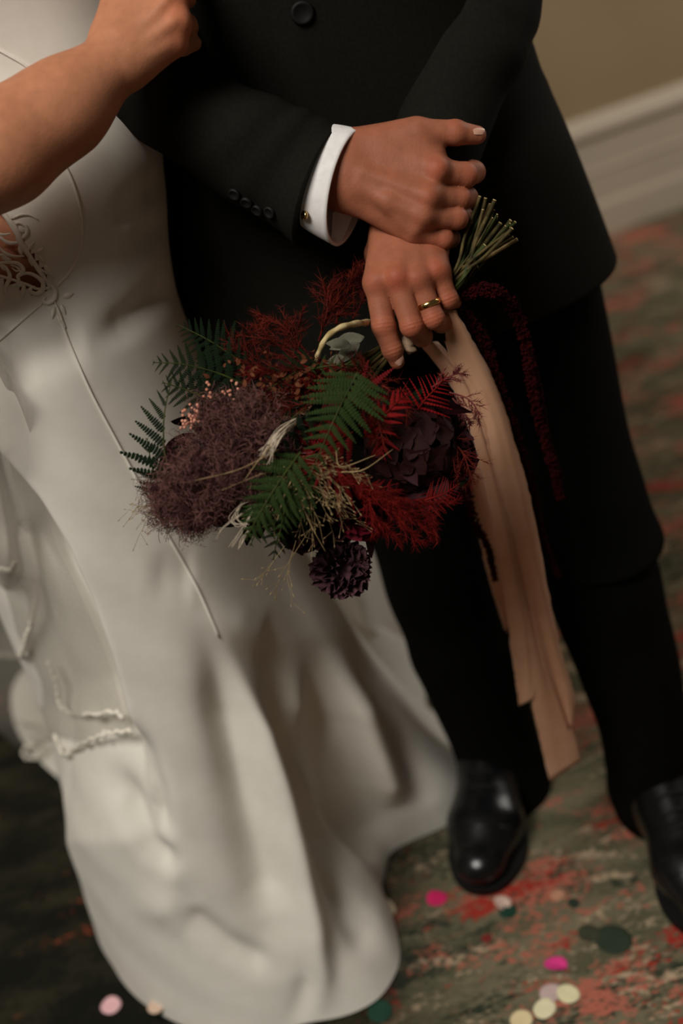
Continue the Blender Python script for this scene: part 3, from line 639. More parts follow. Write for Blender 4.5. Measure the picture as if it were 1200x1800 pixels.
# ---- shoes
def shoe(toe, heel):
    toe = np.array([*toe, 0.0]); heel = np.array([*heel, 0.0]); f = nrm(toe-heel); s = np.array([-f[1], f[0], 0]); L = np.linalg.norm(toe-heel)
    P = lambda x, y, z: heel+f*(x*L)+s*y+np.array([0, 0, z])
    lo, hi = bounds([P(0, .06, 0), P(0, -.06, .15), P(1, .06, 0), P(1, -.06, .1)], .03); fd = Field(lo, hi, .003); g = fd.new(); zz = (np.array([0, 0, 1.0]), 1.25)
    fd.cone(g, P(.13, 0, .045), P(.35, 0, .05), .036, .036, .02); fd.cone(g, P(.35, 0, .05), P(.68, 0, .036), .037, .047, .03, zz); fd.cone(g, P(.68, 0, .034), P(.885, -.002, .030), .047, .034, .02, (np.array([0, 0, 1.0]), 1.35))
    fd.cone(g, P(.18, 0, .055), P(.20, 0, .088), .037, .036, .02); fd.cone(g, P(.30, 0, .085), P(.55, 0, .055), .033, .03, .02)
    g = np.maximum(g, (0.010-fd.ax[2])[None, None, :].astype(np.float32))
    Vv, Ff = fd.mesh(g); Vv = relax(Vv, Ff, 2)
    so = obj('shoe', Vv, Ff, M['leather'], groom)
    ol = [(0.0, .0), (.02, .022), (.10, .034), (.3, .034), (.5, .040), (.68, .051), (.82, .049), (.93, .035), (.985, .018), (1.0, 0), (.985, -.018), (.93, -.036), (.82, -.049), (.68, -.050), (.5, -.036), (.3, -.032), (.10, -.034), (.02, -.022)]
    ol = catmull(np.array(ol+[ol[0]]), 60)[:-1]
    Vv, Ff = loft([[P(x, y, z) for x, y in ol] for z in (0.0, .011)]); obj('sole', Vv, Ff, M['sole'], so, False)
    BVs = BVHTree.FromPolygons([Vector(p) for p in fd.mesh(g)[0]], Ff if False else fd.mesh(g)[1].tolist())
    for x in (.40, .47, .54, .61):
        row = []
        for y in np.linspace(-.020, .020, 9):
            h = BVs.ray_cast(Vector(P(x, y, .3)), Vector((0, 0, -1))); row.append(np.array(h[0])+[0, 0, .001] if h[0] else P(x, y, .07))
        Vv, Ff2 = tube(np.array(row), .0022, 6); obj('shoelace', Vv, Ff2, M['lace_cord'], so)
    # toe-cap seam
    row = []
    for y in np.linspace(-.044, .044, 21):
        h = BVs.ray_cast(Vector(P(.80-6*y*y*3, y, .3)), Vector((0, 0, -1)))
        if h[0]: row.append(np.array(h[0]))
    Vv, Ff2 = tube(np.array(row), .0011, 5); obj('toe_cap_seam', Vv, Ff2, M['leather'], so)
shoe((0.047, 0.010), (0.138, 0.282))
shoe((0.300, -0.150), (0.300, 0.135))
# ------------------------------------------------------------------ veil and train of the bride
def sheet(name, rows, nr, nc, mt, parent, thick=0.0, wave=None):
    R = catmull(np.array(rows, float), nr); R = np.swapaxes(catmull(np.swapaxes(R, 0, 1), nc), 0, 1)
    if wave is not None: R = R+wave(np.linspace(0, 1, nr)[:, None], np.linspace(0, 1, nc)[None])
    V = R.reshape(-1, 3); F = gridfaces(nr, nc, False)
    o = obj(name, V, F, mt, parent)
    if thick:
        s = o.modifiers.new('thickness', 'SOLIDIFY'); s.thickness = thick; s.offset = 0
    return o, R
def tulle():
    m = bpy.data.materials.new('ivory_tulle'); m.use_nodes = True; nt = m.node_tree; b = nt.nodes['Principled BSDF']
    b.inputs['Base Color'].default_value = srgb(190, 184, 172); b.inputs['Roughness'].default_value = 0.8
    t = nt.nodes.new('ShaderNodeBsdfTransparent'); mx = nt.nodes.new('ShaderNodeMixShader')
    n = nt.nodes.new('ShaderNodeTexNoise'); n.inputs['Scale'].default_value = 900; tc = nt.nodes.new('ShaderNodeTexCoord'); nt.links.new(tc.outputs['Object'], n.inputs['Vector'])
    r = nt.nodes.new('ShaderNodeMapRange'); r.inputs[3].default_value = 0.25; r.inputs[4].default_value = 0.55; nt.links.new(n.outputs['Fac'], r.inputs[0])
    nt.links.new(r.outputs[0], mx.inputs[0]); nt.links.new(t.outputs[0], mx.inputs[1]); nt.links.new(b.outputs[0], mx.inputs[2])
    nt.links.new(mx.outputs[0], nt.nodes['Material Output'].inputs['Surface']); return m
M['tulle'] = tulle()
def G_(x, y, lift=0.03, far=0.62):              # a place just in front of the gown, or above the carpet behind it
    h = BV.ray_cast(Vector(CAM), Vector(nrm(ray(x, y))))
    if h[0] is not None: return np.array(h[0])-nrm(ray(x, y))*lift
    p = aty(x, y, far)
    return p if p[2] > 0.02 else atz(x, y, 0.02)
def veil_layer(cols, hemline, lift):
    rows = np.array([[G_(x, y, lift, 0.5) for x, y in row] for row in cols])
    v, R = sheet('veil', rows, 40, 40, M['tulle'], bride, wave=lambda T, S: (0.006*np.sin(S*19+T*2)[..., None])*np.array([0.2, -1, 0]))
    P2 = catmull(np.array(hemline, float), 90); mb = MB(); rr_ = random.Random(3)
    P = np.array([G_(x+rr_.uniform(-2, 2), y+3*math.sin(i*0.9)+rr_.uniform(-2, 2), lift+0.004, 0.5) for i, (x, y) in enumerate(P2)])
    for _ in range(1): P[1:-1] = (P[:-2]+P[1:-1]*2+P[2:])/4
    Vv, Ff = tube(P, [0.0018+0.0022*abs(math.sin(i*0.8)) for i in range(90)], 6, True, 0.25, TOCAM); obj('veil_lace_edge', Vv, Ff, M['lace'], v)
    return v
veil_layer([[(-160, 500), (-90, 520), (-20, 560)], [(-160, 760), (-60, 740), (10, 780)], [(-140, 950), (-30, 900), (45, 930)], [(-120, 1060), (-20, 1010), (62, 1020)], [(-100, 1150), (-20, 1110), (58, 1080)], [(-80, 1190), (-20, 1160), (36, 1152)]],
           [(-60, 985), (0, 1000), (20, 1003), (26, 990)], 0.035)
veil_layer([[(-140, 560), (-40, 580), (40, 700)], [(-120, 800), (-20, 800), (90, 930)], [(-100, 1000), (0, 960), (140, 1040)], [(-60, 1150), (40, 1100), (190, 1160)], [(-20, 1260), (90, 1220), (215, 1250)], [(30, 1310), (110, 1300), (235, 1290)]],
           [(-30, 1150), (10, 1152), (36, 1150), (46, 1120), (60, 1075), (63, 1030), (55, 1010)], 0.020)
for hl in ([(84, 1160), (100, 1200), (106, 1240), (140, 1257), (200, 1252), (215, 1262)], [(95, 1290), (112, 1326), (150, 1305), (190, 1290), (232, 1284)], [(20, 1265), (60, 1275), (80, 1290), (40, 1322), (60, 1332), (82, 1312)]):
    P2 = catmull(np.array(hl, float), 60); P = np.array([G_(x, y+2.5*math.sin(i*1.1), 0.026, 0.56) for i, (x, y) in enumerate(P2)]); P[1:-1] = (P[:-2]+P[1:-1]*2+P[2:])/4
    Vv, Ff = tube(P, [0.0014+0.0022*abs(math.sin(i*0.8)) for i in range(60)], 6, True, 0.25, TOCAM); obj('veil_lace_edge', Vv, Ff, M['lace'], bride)
# the train, caught up behind the skirt
tr_rows = [[(430, 820, .36), (560, 800, .40), (700, 780, .54), (858, 760, .66)], [(470, 930, .36), (590, 920, .38), (720, 930, .52), (858, 850, .66)], [(520, 1020, .36), (620, 1020, .37), (720, 1050, .51), (856, 905, .66)], [(560, 1090, .37), (640, 1098, .38), (722, 1136, .50), (850, 935, .64)]]
sheet('train', [[aty(x, y, Y) for x, y, Y in r] for r in tr_rows], 40, 60, M['dress'], gown, 0.003, wave=lambda T, S: (0.010*np.sin(S*16+T*1.5)*T)[..., None]*np.array([0, -1, 0.1]))

sheet('train', [[aty(x, y, Y) for x, y, Y in r] for r in ([(560, 1075, .37), (640, 1092, .39), (719, 1128, .44)], [(600, 1180, .36), (680, 1188, .38), (743, 1202, .40)], [(640, 1280, .31), (700, 1288, .33), (757, 1292, .34)], [(690, 1350, .25), (740, 1358, .26), (792, 1362, .26)])], 40, 30, M['dress'], gown, 0.003)

# ------------------------------------------------------------------ the bouquet
GR = H(720, 570, .03)
bq = tag(empty('bouquet', GR), 'dark bridal bouquet of ferns, smoke bush and wine flowers with blush ribbons', 'bouquet')
rs = random.Random(11)
def Bp(x, y, dd):
    wq = math.exp(-(((x-712)/80)**2+((y-592)/72)**2)**1.5); dd = dd*(1-wq)+.040*wq
    p = H(x, y, dd); h = BV.ray_cast(Vector(CAM), Vector(nrm(ray(x, y))))
    if h[0] is not None:
        dmax = (np.array(h[0])-CAM)@FW-0.006
        if HD+dd > dmax: p = CAM+ray(x, y)*dmax
    return p
def pinna_mesh(name, mt, n=13, w=0.17, curl=0.25, seed=0):
    r = random.Random(seed); V = []; F = []
    for s in (1, -1):
        for i in range(n):
            x = i/n; wi = w*(1-x)**0.62*(0.75 if i == 0 else 1)*r.uniform(.88, 1.08); b = 0.85/n; k = len(V)
            pts = [(x, 0), (x+b*0.1, wi*.55), (x+b*0.75, wi), (x+b*1.15, wi*.5), (x+b, 0)]
            for a, y in pts: V.append((a, s*y, -curl*a*a-0.35*y*y/w))
            F.append([k, k+1, k+2, k+3, k+4] if s < 0 else [k+4, k+3, k+2, k+1, k])
    k = len(V)
    for i in range(6):
        x = i/5*1.02; V += [(x, -.012*(1-x*.8), -curl*x*x+.006), (x, .012*(1-x*.8), -curl*x*x+.006)]
    F += [[k+2*i, k+2*i+2, k+2*i+3, k+2*i+1] for i in range(5)]
    return mesh(name, V, F, mt, False)
PM = {k: [pinna_mesh('pinna', M[k], seed=q) for q in range(2)] for k in ('fern', 'fern_dark', 'red_fern')}
PM['vivid'] = [pinna_mesh('pinna', M['vivid'], seed=8)]; PM['vivid_slim'] = [pinna_mesh('pinna', M['vivid'], 9, 0.07, 0.2, 6)]
PM['red_slim'] = [pinna_mesh('pinna', M['red_fern'], 9, 0.07, 0.2, 5)]
def place_mesh(name, me, origin, xd, nd, sc, parent, scy=None):
    xd = nrm(xd); nd = nrm(nd-xd*(xd@nd)); yd = np.cross(nd, xd); sy = scy or sc
    o = bpy.data.objects.new(name, me); COL.objects.link(o); o.parent = parent
    o.matrix_world = Matrix(((xd[0]*sc, yd[0]*sy, nd[0]*sc, origin[0]), (xd[1]*sc, yd[1]*sy, nd[1]*sc, origin[1]), (xd[2]*sc, yd[2]*sy, nd[2]*sc, origin[2]), (0, 0, 0, 1)))
    return o
FIX = []                                          # pieces whose place is set in world space
def piece(name, me, origin, xd, nd, sc, parent, scy=None):
    o = place_mesh(name, me, origin, xd, nd, sc, None, scy); mw = o.matrix_world.copy(); o.parent = parent
    o.matrix_parent_inverse = Matrix.Identity(4); o.matrix_basis = mw if parent.parent is None else mw
    FIX.append((o, parent, mw)); return o
def frond(name, pts, n, L, kind, mstem, ang=1.15, both=True, tilt=0.25, prof=None, nrmdir=None):
    P = catmull(np.array([Bp(*p) for p in pts]), 40); Vv, Ff = tube(P, np.linspace(.0011, .0004, 40), 6); fo = obj(name, Vv, Ff, mstem, bq)
    N0 = nrm(nrmdir) if nrmdir is not None else nrm(TOCAM+np.array([rs.uniform(-tilt, tilt), 0, rs.uniform(-tilt, tilt)+.15]))
    for i in range(n):
        t = 0.06+0.93*i/(n-1); k = min(int(t*39), 38); p = P[k]; T = nrm(P[k+1]-P[k]); S = nrm(np.cross(N0, T))
        l = L*(prof(t) if prof else (min(1, .55+t*2.2)*(1-t)**0.75+.06))
        a = ang-0.35*t
        for s in ((1, -1) if both is True else (both,)):
            dvec = math.cos(a+rs.uniform(-.08, .08))*T+s*math.sin(a)*S+N0*rs.uniform(-.12, .12)
            ll = l*rs.uniform(.9, 1.08)
            piece('pinna', rs.choice(PM[kind]), p, dvec, N0+S*rs.uniform(-.25, .25), ll, fo, ll*rs.uniform(.85, 1.05)*(1 if kind != 'red_slim' else 1))
    return fo
# green fronds
frond('fern_frond', [(628, 655, -.085), (605, 700, -.105), (575, 765, -.112), (543, 842, -.105)], 13, .045, 'fern', M['stem_green'], 1.25)
frond('fern_frond', [(320, 868, -.075), (292, 808, -.085), (288, 735, -.085), (302, 665, -.075)], 10, .050, 'fern_dark', M['stem_green'], 0.95, 1)
frond('fern_frond', [(300, 900, -.07), (270, 830, -.08), (258, 770, -.08)], 6, .030, 'fern_dark', M['stem_green'], 1.0)
frond('fern_frond', [(440, 680, -.055), (380, 655, -.065), (320, 640, -.07), (268, 637, -.07)], 12, .040, 'fern_dark', M['stem_green'], 1.2)
frond('fern_frond', [(430, 640, -.02), (370, 600, -.03), (312, 570, -.03)], 11, .034, 'fern_dark', M['stem_green'], 1.15)
frond('fern_frond', [(400, 720, -.06), (340, 690, -.07), (285, 672, -.075)], 9, .036, 'fern_dark', M['stem_green'], 1.2)
frond('fern_frond', [(540, 800, -.075), (500, 850, -.095), (462, 905, -.10), (440, 960, -.09)], 11, .046, 'fern', M['stem_green'], 1.2)
frond('fern_frond', [(560, 850, -.07), (520, 880, -.09), (490, 940, -.09), (480, 985, -.08)], 9, .036, 'fern_dark', M['stem_green'], 1.1)
frond('fern_frond', [(560, 700, -.07), (510, 740, -.09), (470, 800, -.095), (420, 850, -.095)], 10, .036, 'fern_dark', M['stem_green'], 1.15)
frond('fern_frond', [(540, 650, -.06), (590, 642, -.075), (640, 645, -.08), (675, 652, -.075)], 10, .014, 'fern', M['stem_green'], 1.0)
frond('fern_frond', [(560, 640, -.05), (510, 660, -.07), (450, 700, -.08)], 9, .03, 'fern_dark', M['stem_green'], 1.1)
frond('fern_frond', [(528, 795, -.100), (490, 848, -.116), (455, 905, -.118), (432, 950, -.112)], 12, .036, 'fern', M['stem_green'], 1.1)
frond('fern_frond', [(545, 830, -.095), (505, 885, -.112), (488, 955, -.108)], 10, .032, 'fern', M['stem_green'], 1.1)
# red fronds
frond('red_fern_frond', [(640, 770, -.075), (670, 735, -.09), (700, 705, -.095), (722, 688, -.09)], 9, .026, 'vivid', M['astilbe'], 0.9)
frond('red_fern_frond', [(725, 735, -.05), (745, 705, -.06), (768, 680, -.06), (788, 655, -.055)], 12, .030, 'vivid_slim', M['astilbe'], 1.2)
frond('red_fern_frond', [(745, 880, -.06), (780, 868, -.07), (808, 850, -.065)], 11, .022, 'red_slim', M['astilbe'], 1.1)
frond('red_fern_frond', [(760, 860, -.05), (752, 905, -.06), (735, 935, -.055)], 11, .020, 'red_slim', M['astilbe'], 1.1)
frond('red_fern_frond', [(620, 760, -.07), (560, 790, -.085), (505, 822, -.09)], 8, .045, 'red_fern', M['astilbe'], 1.0)
frond('red_fern_frond', [(610, 700, -.05), (650, 690, -.07), (672, 770, -.08), (668, 805, -.08)], 10, .036, 'red_fern', M['astilbe'], 1.0)
frond('red_fern_frond', [(560, 820, -.075), (600, 850, -.085), (650, 860, -.085), (700, 850, -.08)], 9, .030, 'red_fern', M['astilbe'], 1.0)
frond('red_fern_frond', [(590, 640, -.04), (540, 665, -.065), (500, 690, -.07)], 9, .026, 'red_fern', M['astilbe'], 1.0)
frond('red_fern_frond', [(600, 800, -.08), (570, 820, -.10), (520, 835, -.10)], 7, .03, 'red_fern', M['astilbe'], 0.9)

# feathery sprigs: fine needles on thin branching stems, each sprig one mesh
def needles(P, D, wv):
    n = len(P); S = nrm(np.cross(D, RNG.normal(size=(n, 3)))); V = np.concatenate([P-S*wv, P+S*wv, P+D]); i = np.arange(n); return V, np.stack([i, i+n, i+2*n], 1)
def sprig(name, pts, nb, bl, nn, nl, mt, wv=.00035, parent=bq, ang=.8):
    P = catmull(np.array([Bp(*p) for p in pts]), 50); mb = MB(); Vv, Ff = tube(P, np.linspace(.0010, .0004, 50), 5); mb.add(Vv, Ff)
    for i in range(nb):
        t = .1+.88*i/nb; k = min(int(t*49), 48); T = nrm(P[k+1]-P[k]); a = nrm(np.cross(T, nrm(RNG.normal(size=3)))); d = math.cos(ang)*T+math.sin(ang)*(a*0.75+nrm(np.cross(T, TOCAM))*rs.choice((-1, 1))*0.7)
        l = bl*(1-.65*t)*rs.uniform(.6, 1.15); B = P[k]+nrm(d)*np.linspace(0, l, 9)[:, None]+T*(np.linspace(0, 1, 9)**2*l*.35)[:, None]
        Vv, Ff = tube(B, np.linspace(.0006, .0002, 9), 4, False); mb.add(Vv, Ff)
        u = RNG.uniform(.08, 1, nn)*8; j = np.minimum(u.astype(int), 7); q = B[j]+(B[j+1]-B[j])*(u-j)[:, None]
        D = (nrm(RNG.normal(size=(nn, 3)))+0.9*nrm(d))*nl*RNG.uniform(.5, 1.1, (nn, 1)); Vv, Ff = needles(q, D, wv); mb.add(Vv, Ff)
    o = mb.build(name, mt, parent, False); return o
for pts in ([(590, 570, .0), (600, 530, .01), (625, 485, .01)], [(560, 600, .0), (575, 545, .0), (570, 500, .01)], [(620, 560, .01), (640, 520, .015), (635, 480, .02)], [(520, 640, -.02), (480, 600, -.02), (420, 590, -.02)], [(540, 620, -.02), (500, 575, -.01), (455, 560, -.005)], [(500, 680, -.05), (450, 640, -.05), (405, 605, -.04)], [(560, 640, -.03), (520, 610, -.03), (530, 550, -.01)],
            [(600, 640, -.05), (550, 670, -.07), (480, 690, -.075)], [(590, 680, -.06), (530, 710, -.085), (455, 715, -.085)], [(560, 650, -.05), (500, 650, -.065), (430, 660, -.065)]):
    sprig('feathery_red_sprig', pts, 20, .032, 26, .008, M['red_feather'])
for pts in ([(560, 830, -.09), (640, 860, -.10), (720, 880, -.10), (812, 885, -.09)], [(600, 840, -.09), (680, 880, -.10), (750, 930, -.09)], [(620, 850, -.09), (690, 900, -.095), (738, 958, -.085)], [(650, 860, -.085), (740, 895, -.09), (765, 940, -.085)], [(570, 800, -.09), (620, 850, -.10), (690, 870, -.10)], [(640, 860, -.09), (660, 910, -.09), (700, 950, -.08)]):
    sprig('crimson_plume', pts, 26, .020, 22, .006, M['astilbe'], .0004, ang=.45)
for pts in ([(790, 690, -.02), (820, 700, -.03), (838, 720, -.03), (842, 742, -.03)], [(795, 700, -.02), (815, 725, -.025), (828, 748, -.025)], [(760, 680, -.03), (790, 662, -.04), (815, 655, -.035)]):
    sprig('plum_feather_sprig', pts, 16, .014, 18, .005, M['plum_feather'])

# dark leaves that fill the heart of the bouquet
def leaf_mesh(name, mt, wv=.42, fold=.18, curl=.3, seed=0, nx=7, ny=5):
    r = random.Random(seed); V = []
    for i in range(nx):
        t = i/(nx-1); hw = wv/2*math.sin(math.pi*min(1, t*.98+.01))**.8*(1.15-.4*t)
        for j in range(ny):
            u = j/(ny-1)*2-1; V.append((t, u*hw, fold*abs(u)*hw-curl*t*t*.5+.02*math.sin(9*t+4*u+seed)))
    return mesh(name, V, gridfaces(nx, ny, False), mt)
LMd = [leaf_mesh('leaf', M['petal_black'], .45, .2, .3, 1), leaf_mesh('leaf', M['fern_dark'], .35, .2, .3, 2), leaf_mesh('leaf', M['hydrangea'], .6, .2, .4, 3), leaf_mesh('leaf', M['petal_wine'], .4, .2, .3, 4)]
for i in range(150):
    while True:
        x, y = rs.uniform(330, 785), rs.uniform(600, 940)
        if ((x-585)/250)**2+((y-770)/165)**2 < 1 and not (x > 760 and y < 650) and not (x > 610 and y < 680): break
    p = Bp(x, y, rs.uniform(-.055, .0)); d = nrm(np.array([rs.gauss(0, 1), rs.gauss(0, .6)-.3, rs.gauss(0, 1)])+0.8*(p-GR)/.15)
    piece('leaf', rs.choices(LMd, (4, 3, 3, 1.4))[0], p, d, TOCAM+np.array([rs.gauss(0, .5), rs.gauss(0, .3), rs.gauss(0, .5)]), rs.uniform(.025, .045), bq)

# flowers
def petal_mesh(name, mt, cup, ruf, seed, nx=8, ny=11):
    r = random.Random(seed); V = []; ph = r.uniform(0, 6)
    for i in range(nx):
        t = i/(nx-1); hw = .52*(t**.6)*(1-.18*t*t)
        for j in range(ny):
            u = j/(ny-1)*2-1
            V.append((t*(1-.10*u*u)+ruf*.35*t**3*math.sin(13*u+ph), u*hw, cup*(u*u*hw*.9-.25*math.sin(t*2.4))+ruf*t*t*math.sin(8*u+ph)+.5*ruf*t**3*math.sin(19*u+2*ph)))
    return mesh(name, V, gridfaces(nx, ny, False), mt)
def flower(name, c, axis, R, spec, mt, cup, ruf, core, label=None, seed=0):
    c = np.asarray(c); A = nrm(axis); e1 = nrm(np.cross(A, [0.2, 0.9, 0.3])); e2 = np.cross(A, e1); r = random.Random(seed+5)
    me = [petal_mesh('petal', mt, cup, ruf, seed+q) for q in range(3)]
    Vv, Ff = loft([ellring(c+A*z*R, e1*q*R, e2*q*R, 14) for z, q in ((-.75, .06), (-.5, .12), (-.35, .3), (-.2, .38), (-.1, .2), (-.05, .05))]); fo = obj(name, Vv, Ff, core, bq)
    for n, open_, ln, base in spec:               # petals of a whorl: count, opening angle, length, start radius
        off = r.uniform(0, 6)
        for i in range(n):
            a = off+2*math.pi*i/n+r.uniform(-.15, .15); ou = math.cos(a)*e1+math.sin(a)*e2; o_ = open_+r.uniform(-.12, .12)
            xd = math.sin(o_)*ou+math.cos(o_)*A; nd = math.cos(o_)*ou*-1+math.sin(o_)*A
            piece('petal', r.choice(me), c+ou*base*R-A*.18*R, xd, nd, ln*R*r.uniform(.92, 1.08), fo)
    if label: fo['label'] = label
    return fo
flower('carnation', Bp(600, 1000, -.045), nrm(TOCAM+.15*XC+.1*YC), .0262, [(8, 1.5, .98, .08), (7, 1.2, .98, .08), (6, .95, .92, .10), (5, .7, .88, .12), (4, .45, .85, .12), (3, .2, .8, .08)], M['petal_dark'], .6, .16, M['petal_dark'], 'ruffled plum carnation hanging lowest', 1)
flower('ranunculus', Bp(640, 905, -.062), nrm(TOCAM+.1*XC-.45*YC), .026, [(8, 1.35, .95, .08), (8, 1.0, .9, .08), (7, .7, .82, .08), (6, .4, .8, .06), (5, .15, .75, .04)], M['petal_wine'], .8, .03, M['fern_dark'], 'wine red round bloom', 20)
flower('ranunculus', Bp(565, 900, -.050), nrm(TOCAM-.1*XC-.35*YC), .036, [(9, 1.35, .95, .08), (8, 1.0, .9, .08), (7, .7, .82, .08), (6, .4, .8, .06), (5, .15, .75, .04)], M['petal_black'], .8, .05, M['fern_dark'], 'almost black bloom', 30)
flower('ranunculus', Bp(530, 935, -.060), nrm(TOCAM-.3*XC-.5*YC), .022, [(8, 1.3, .95, .08), (7, .9, .9, .08), (6, .5, .8, .06), (5, .2, .75, .04)], M['petal_black'], .8, .05, M['fern_dark'], None, 40)
flower('ranunculus', Bp(790, 800, -.03), nrm(TOCAM+.4*XC), .028, [(8, 1.3, .95, .08), (7, .9, .9, .08), (6, .5, .8, .06)], M['petal_black'], .8, .05, M['fern_dark'], None, 50)
# hydrangea head: many four-petalled florets
HP = [leaf_mesh('petal', M['hydrangea'], .95, .12, .25, 60+q, 6, 5) for q in range(2)]
hc = Bp(722, 785, -.03)
for i in range(30):
    z = 1-0.62*i/29*1.6; a = i*2.39996; q = math.sqrt(max(0, 1-min(1, abs(z))**2)); n = nrm(q*math.cos(a)*XC+q*math.sin(a)*YC+z*TOCAM)
    c = hc+n*np.array([.040, .040, .040]); Vv, Ff = tube(np.array([hc, c]), .0008, 5); fl_ = obj('hydrangea_floret', Vv, Ff, M['stem'], bq)
    e1 = nrm(np.cross(n, [.3, .5, .8])); e2 = np.cross(n, e1); off = rs.uniform(0, 6)
    for k in range(4):
        b = off+k*math.pi/2; piece('petal', rs.choice(HP), c, math.cos(b)*e1+math.sin(b)*e2+n*.25, n, rs.uniform(.013, .017), fl_)

# smoke bush plumes: a mist of curled hairs
def plume(name, blobs, nh, mt, core):
    sub = []
    for (x, y, dd, r, k) in blobs:                # each cloud is a crowd of smaller tufts
        c = Bp(x, y, dd)
        for i in range(int(30*k)+6): sub.append((c+nrm(RNG.normal(size=3))*r*rs.uniform(.35, .92)*np.array([1, .75, 1]), rs.uniform(.007, .014), k))
    pts_all = []; sides = []; m_ = nh//max(1, len(sub))*len(blobs)//4
    for c, r, k in sub:
        n = m_; dirs = nrm(RNG.normal(size=(n, 3))); p = c+dirs*r*RNG.uniform(.1, 1, (n, 1))**.6; d = nrm(dirs*.4+RNG.normal(size=(n, 3)))
        curl = nrm(RNG.normal(size=(n, 3))); sides.append(nrm(np.cross(d, RNG.normal(size=(n, 3))))); L = RNG.uniform(.007, .022, (n, 1)); pts = []
        for s in range(6):
            pts.append(p.copy()); d = nrm(d+.6*np.cross(curl, d)); p = p+d*L/5
        pts_all.append(np.stack(pts, 1))
    pts = np.concatenate(pts_all); sd = np.concatenate(sides); n = len(pts); wv = .00026
    Vv = np.concatenate([pts-sd[:, None]*wv, pts+sd[:, None]*wv], 1).reshape(-1, 3); b = np.arange(n)*12
    q = np.concatenate([np.stack([b+s, b+s+1, b+s+7, b+s+6], 1) for s in range(5)])
    po = obj(name, Vv, q, mt, bq); po['kind'] = 'stuff'
    sb = MB(); base = Bp(520, 720, -.03); c0 = np.mean([t[0] for t in sub], 0)
    for c, r, k in sub:
        P = catmull(np.array([c0*.8+base*.2, (c0+c)/2+RNG.normal(size=3)*.004, c]), 8); v, f = tube(P, np.linspace(.0007, .0003, 8), 4, False); sb.add(v, f)
    sb.build('branchlet', core, po); return po
plume('smoke_bush_plume', [(330, 865, -.095, .042, 1), (300, 880, -.09, .026, .5), (370, 820, -.095, .042, 1), (345, 905, -.09, .022, .4), (410, 860, -.09, .032, .6)], 9000, M['smoke'], M['smoke_core'])
plume('smoke_bush_plume', [(390, 760, -.085, .034, .8), (430, 745, -.085, .034, .8), (465, 770, -.085, .028, .5), (440, 800, -.085, .032, .6)], 9000, M['smoke'], M['smoke_core'])

# grasses
def grass(name, pts, r, mt, seeds=0, smat=None):
    P = catmull(np.array([Bp(*p) for p in pts]), 24); mb = MB(); v, f = tube(P, np.linspace(r, r*.45, 24), 5); mb.add(v, f)
    if seeds:
        for i in range(seeds):
            k = rs.randint(8, 23); d = nrm(nrm(P[min(k+1, 23)]-P[k-1])+RNG.normal(size=3)*.55); l = rs.uniform(.004, .014); e = P[k]+d*l
            v, f = tube(np.array([P[k], e]), .00018, 3, False); mb.add(v, f)
            S = np.linspace(0, 1, 5)[:, None]; v, f = tube(e+d*S*.0030, [.0001, .0004, .0005, .0003, .0001], 5, False); mb.add(v, f)
    return mb.build(name, mt, bq)
for i in range(26):                               # panic grass, straw sprays round the lower heart
    b = (rs.uniform(500, 560), rs.uniform(790, 850)); a = rs.uniform(.1, 2.7); l = rs.uniform(70, 165)
    e = (b[0]+math.cos(a)*l, b[1]+math.sin(a)*l*.95); grass('panic_grass', [(*b, -.085), ((b[0]+e[0])/2+rs.uniform(-14, 14), (b[1]+e[1])/2-8, -.105), (*e, -.10+rs.uniform(-.01, .02))], .00017, M['straw'], 12)
for p in ([(520, 950, -.09), (505, 1010, -.085), (515, 1060, -.08)], [(500, 960, -.09), (470, 1000, -.085), (450, 1020, -.08)], [(300, 830, -.08), (270, 880, -.08), (228, 895, -.075)], [(290, 850, -.08), (265, 900, -.08), (245, 940, -.075)], [(300, 870, -.08), (262, 890, -.08), (232, 905, -.07)], [(545, 930, -.09), (500, 1000, -.085), (485, 1035, -.08)]): grass('panic_grass', p, .00025, M['straw'], 9)
for i in range(26):                               # pale feather grass tuft
    t = i/25; grass('feather_grass', [(520-14*t+rs.uniform(-5, 5), 735+22*t, -.10), (492-4*t+rs.uniform(-8, 8), 754+20*t, -.114), (458+14*t+rs.uniform(-8, 8), 792+20*t+rs.uniform(-10, 10), -.112)], .0004, M['feather'])
for p in ([(520, 745, -.10), (470, 790, -.115), (425, 850, -.115)], [(490, 790, -.10), (420, 825, -.12), (342, 845, -.125)], [(470, 830, -.10), (430, 845, -.115), (390, 862, -.115)], [(520, 830, -.10), (500, 870, -.115), (487, 915, -.112)], [(515, 850, -.10), (545, 920, -.105), (572, 970, -.095)], [(600, 830, -.10), (640, 825, -.11), (690, 790, -.10)], [(590, 790, -.1), (600, 820, -.11), (660, 800, -.1)]): grass('straw_stalk', p, .0007, M['straw'])
for p in ([(430, 880, -.09), (405, 910, -.10), (415, 925, -.105), (448, 912, -.105)], [(440, 890, -.09), (395, 925, -.10), (380, 945, -.095)], [(450, 885, -.09), (430, 925, -.105), (405, 960, -.10)], [(450, 880, -.09), (420, 890, -.10), (415, 915, -.105), (440, 925, -.105)], [(440, 930, -.09), (425, 945, -.10), (420, 965, -.10)]):
    for q in range(3): grass('feather_grass', [(x+rs.uniform(-4, 4), y+rs.uniform(-4, 4), d) for x, y, d in p], .0004, M['feather'])

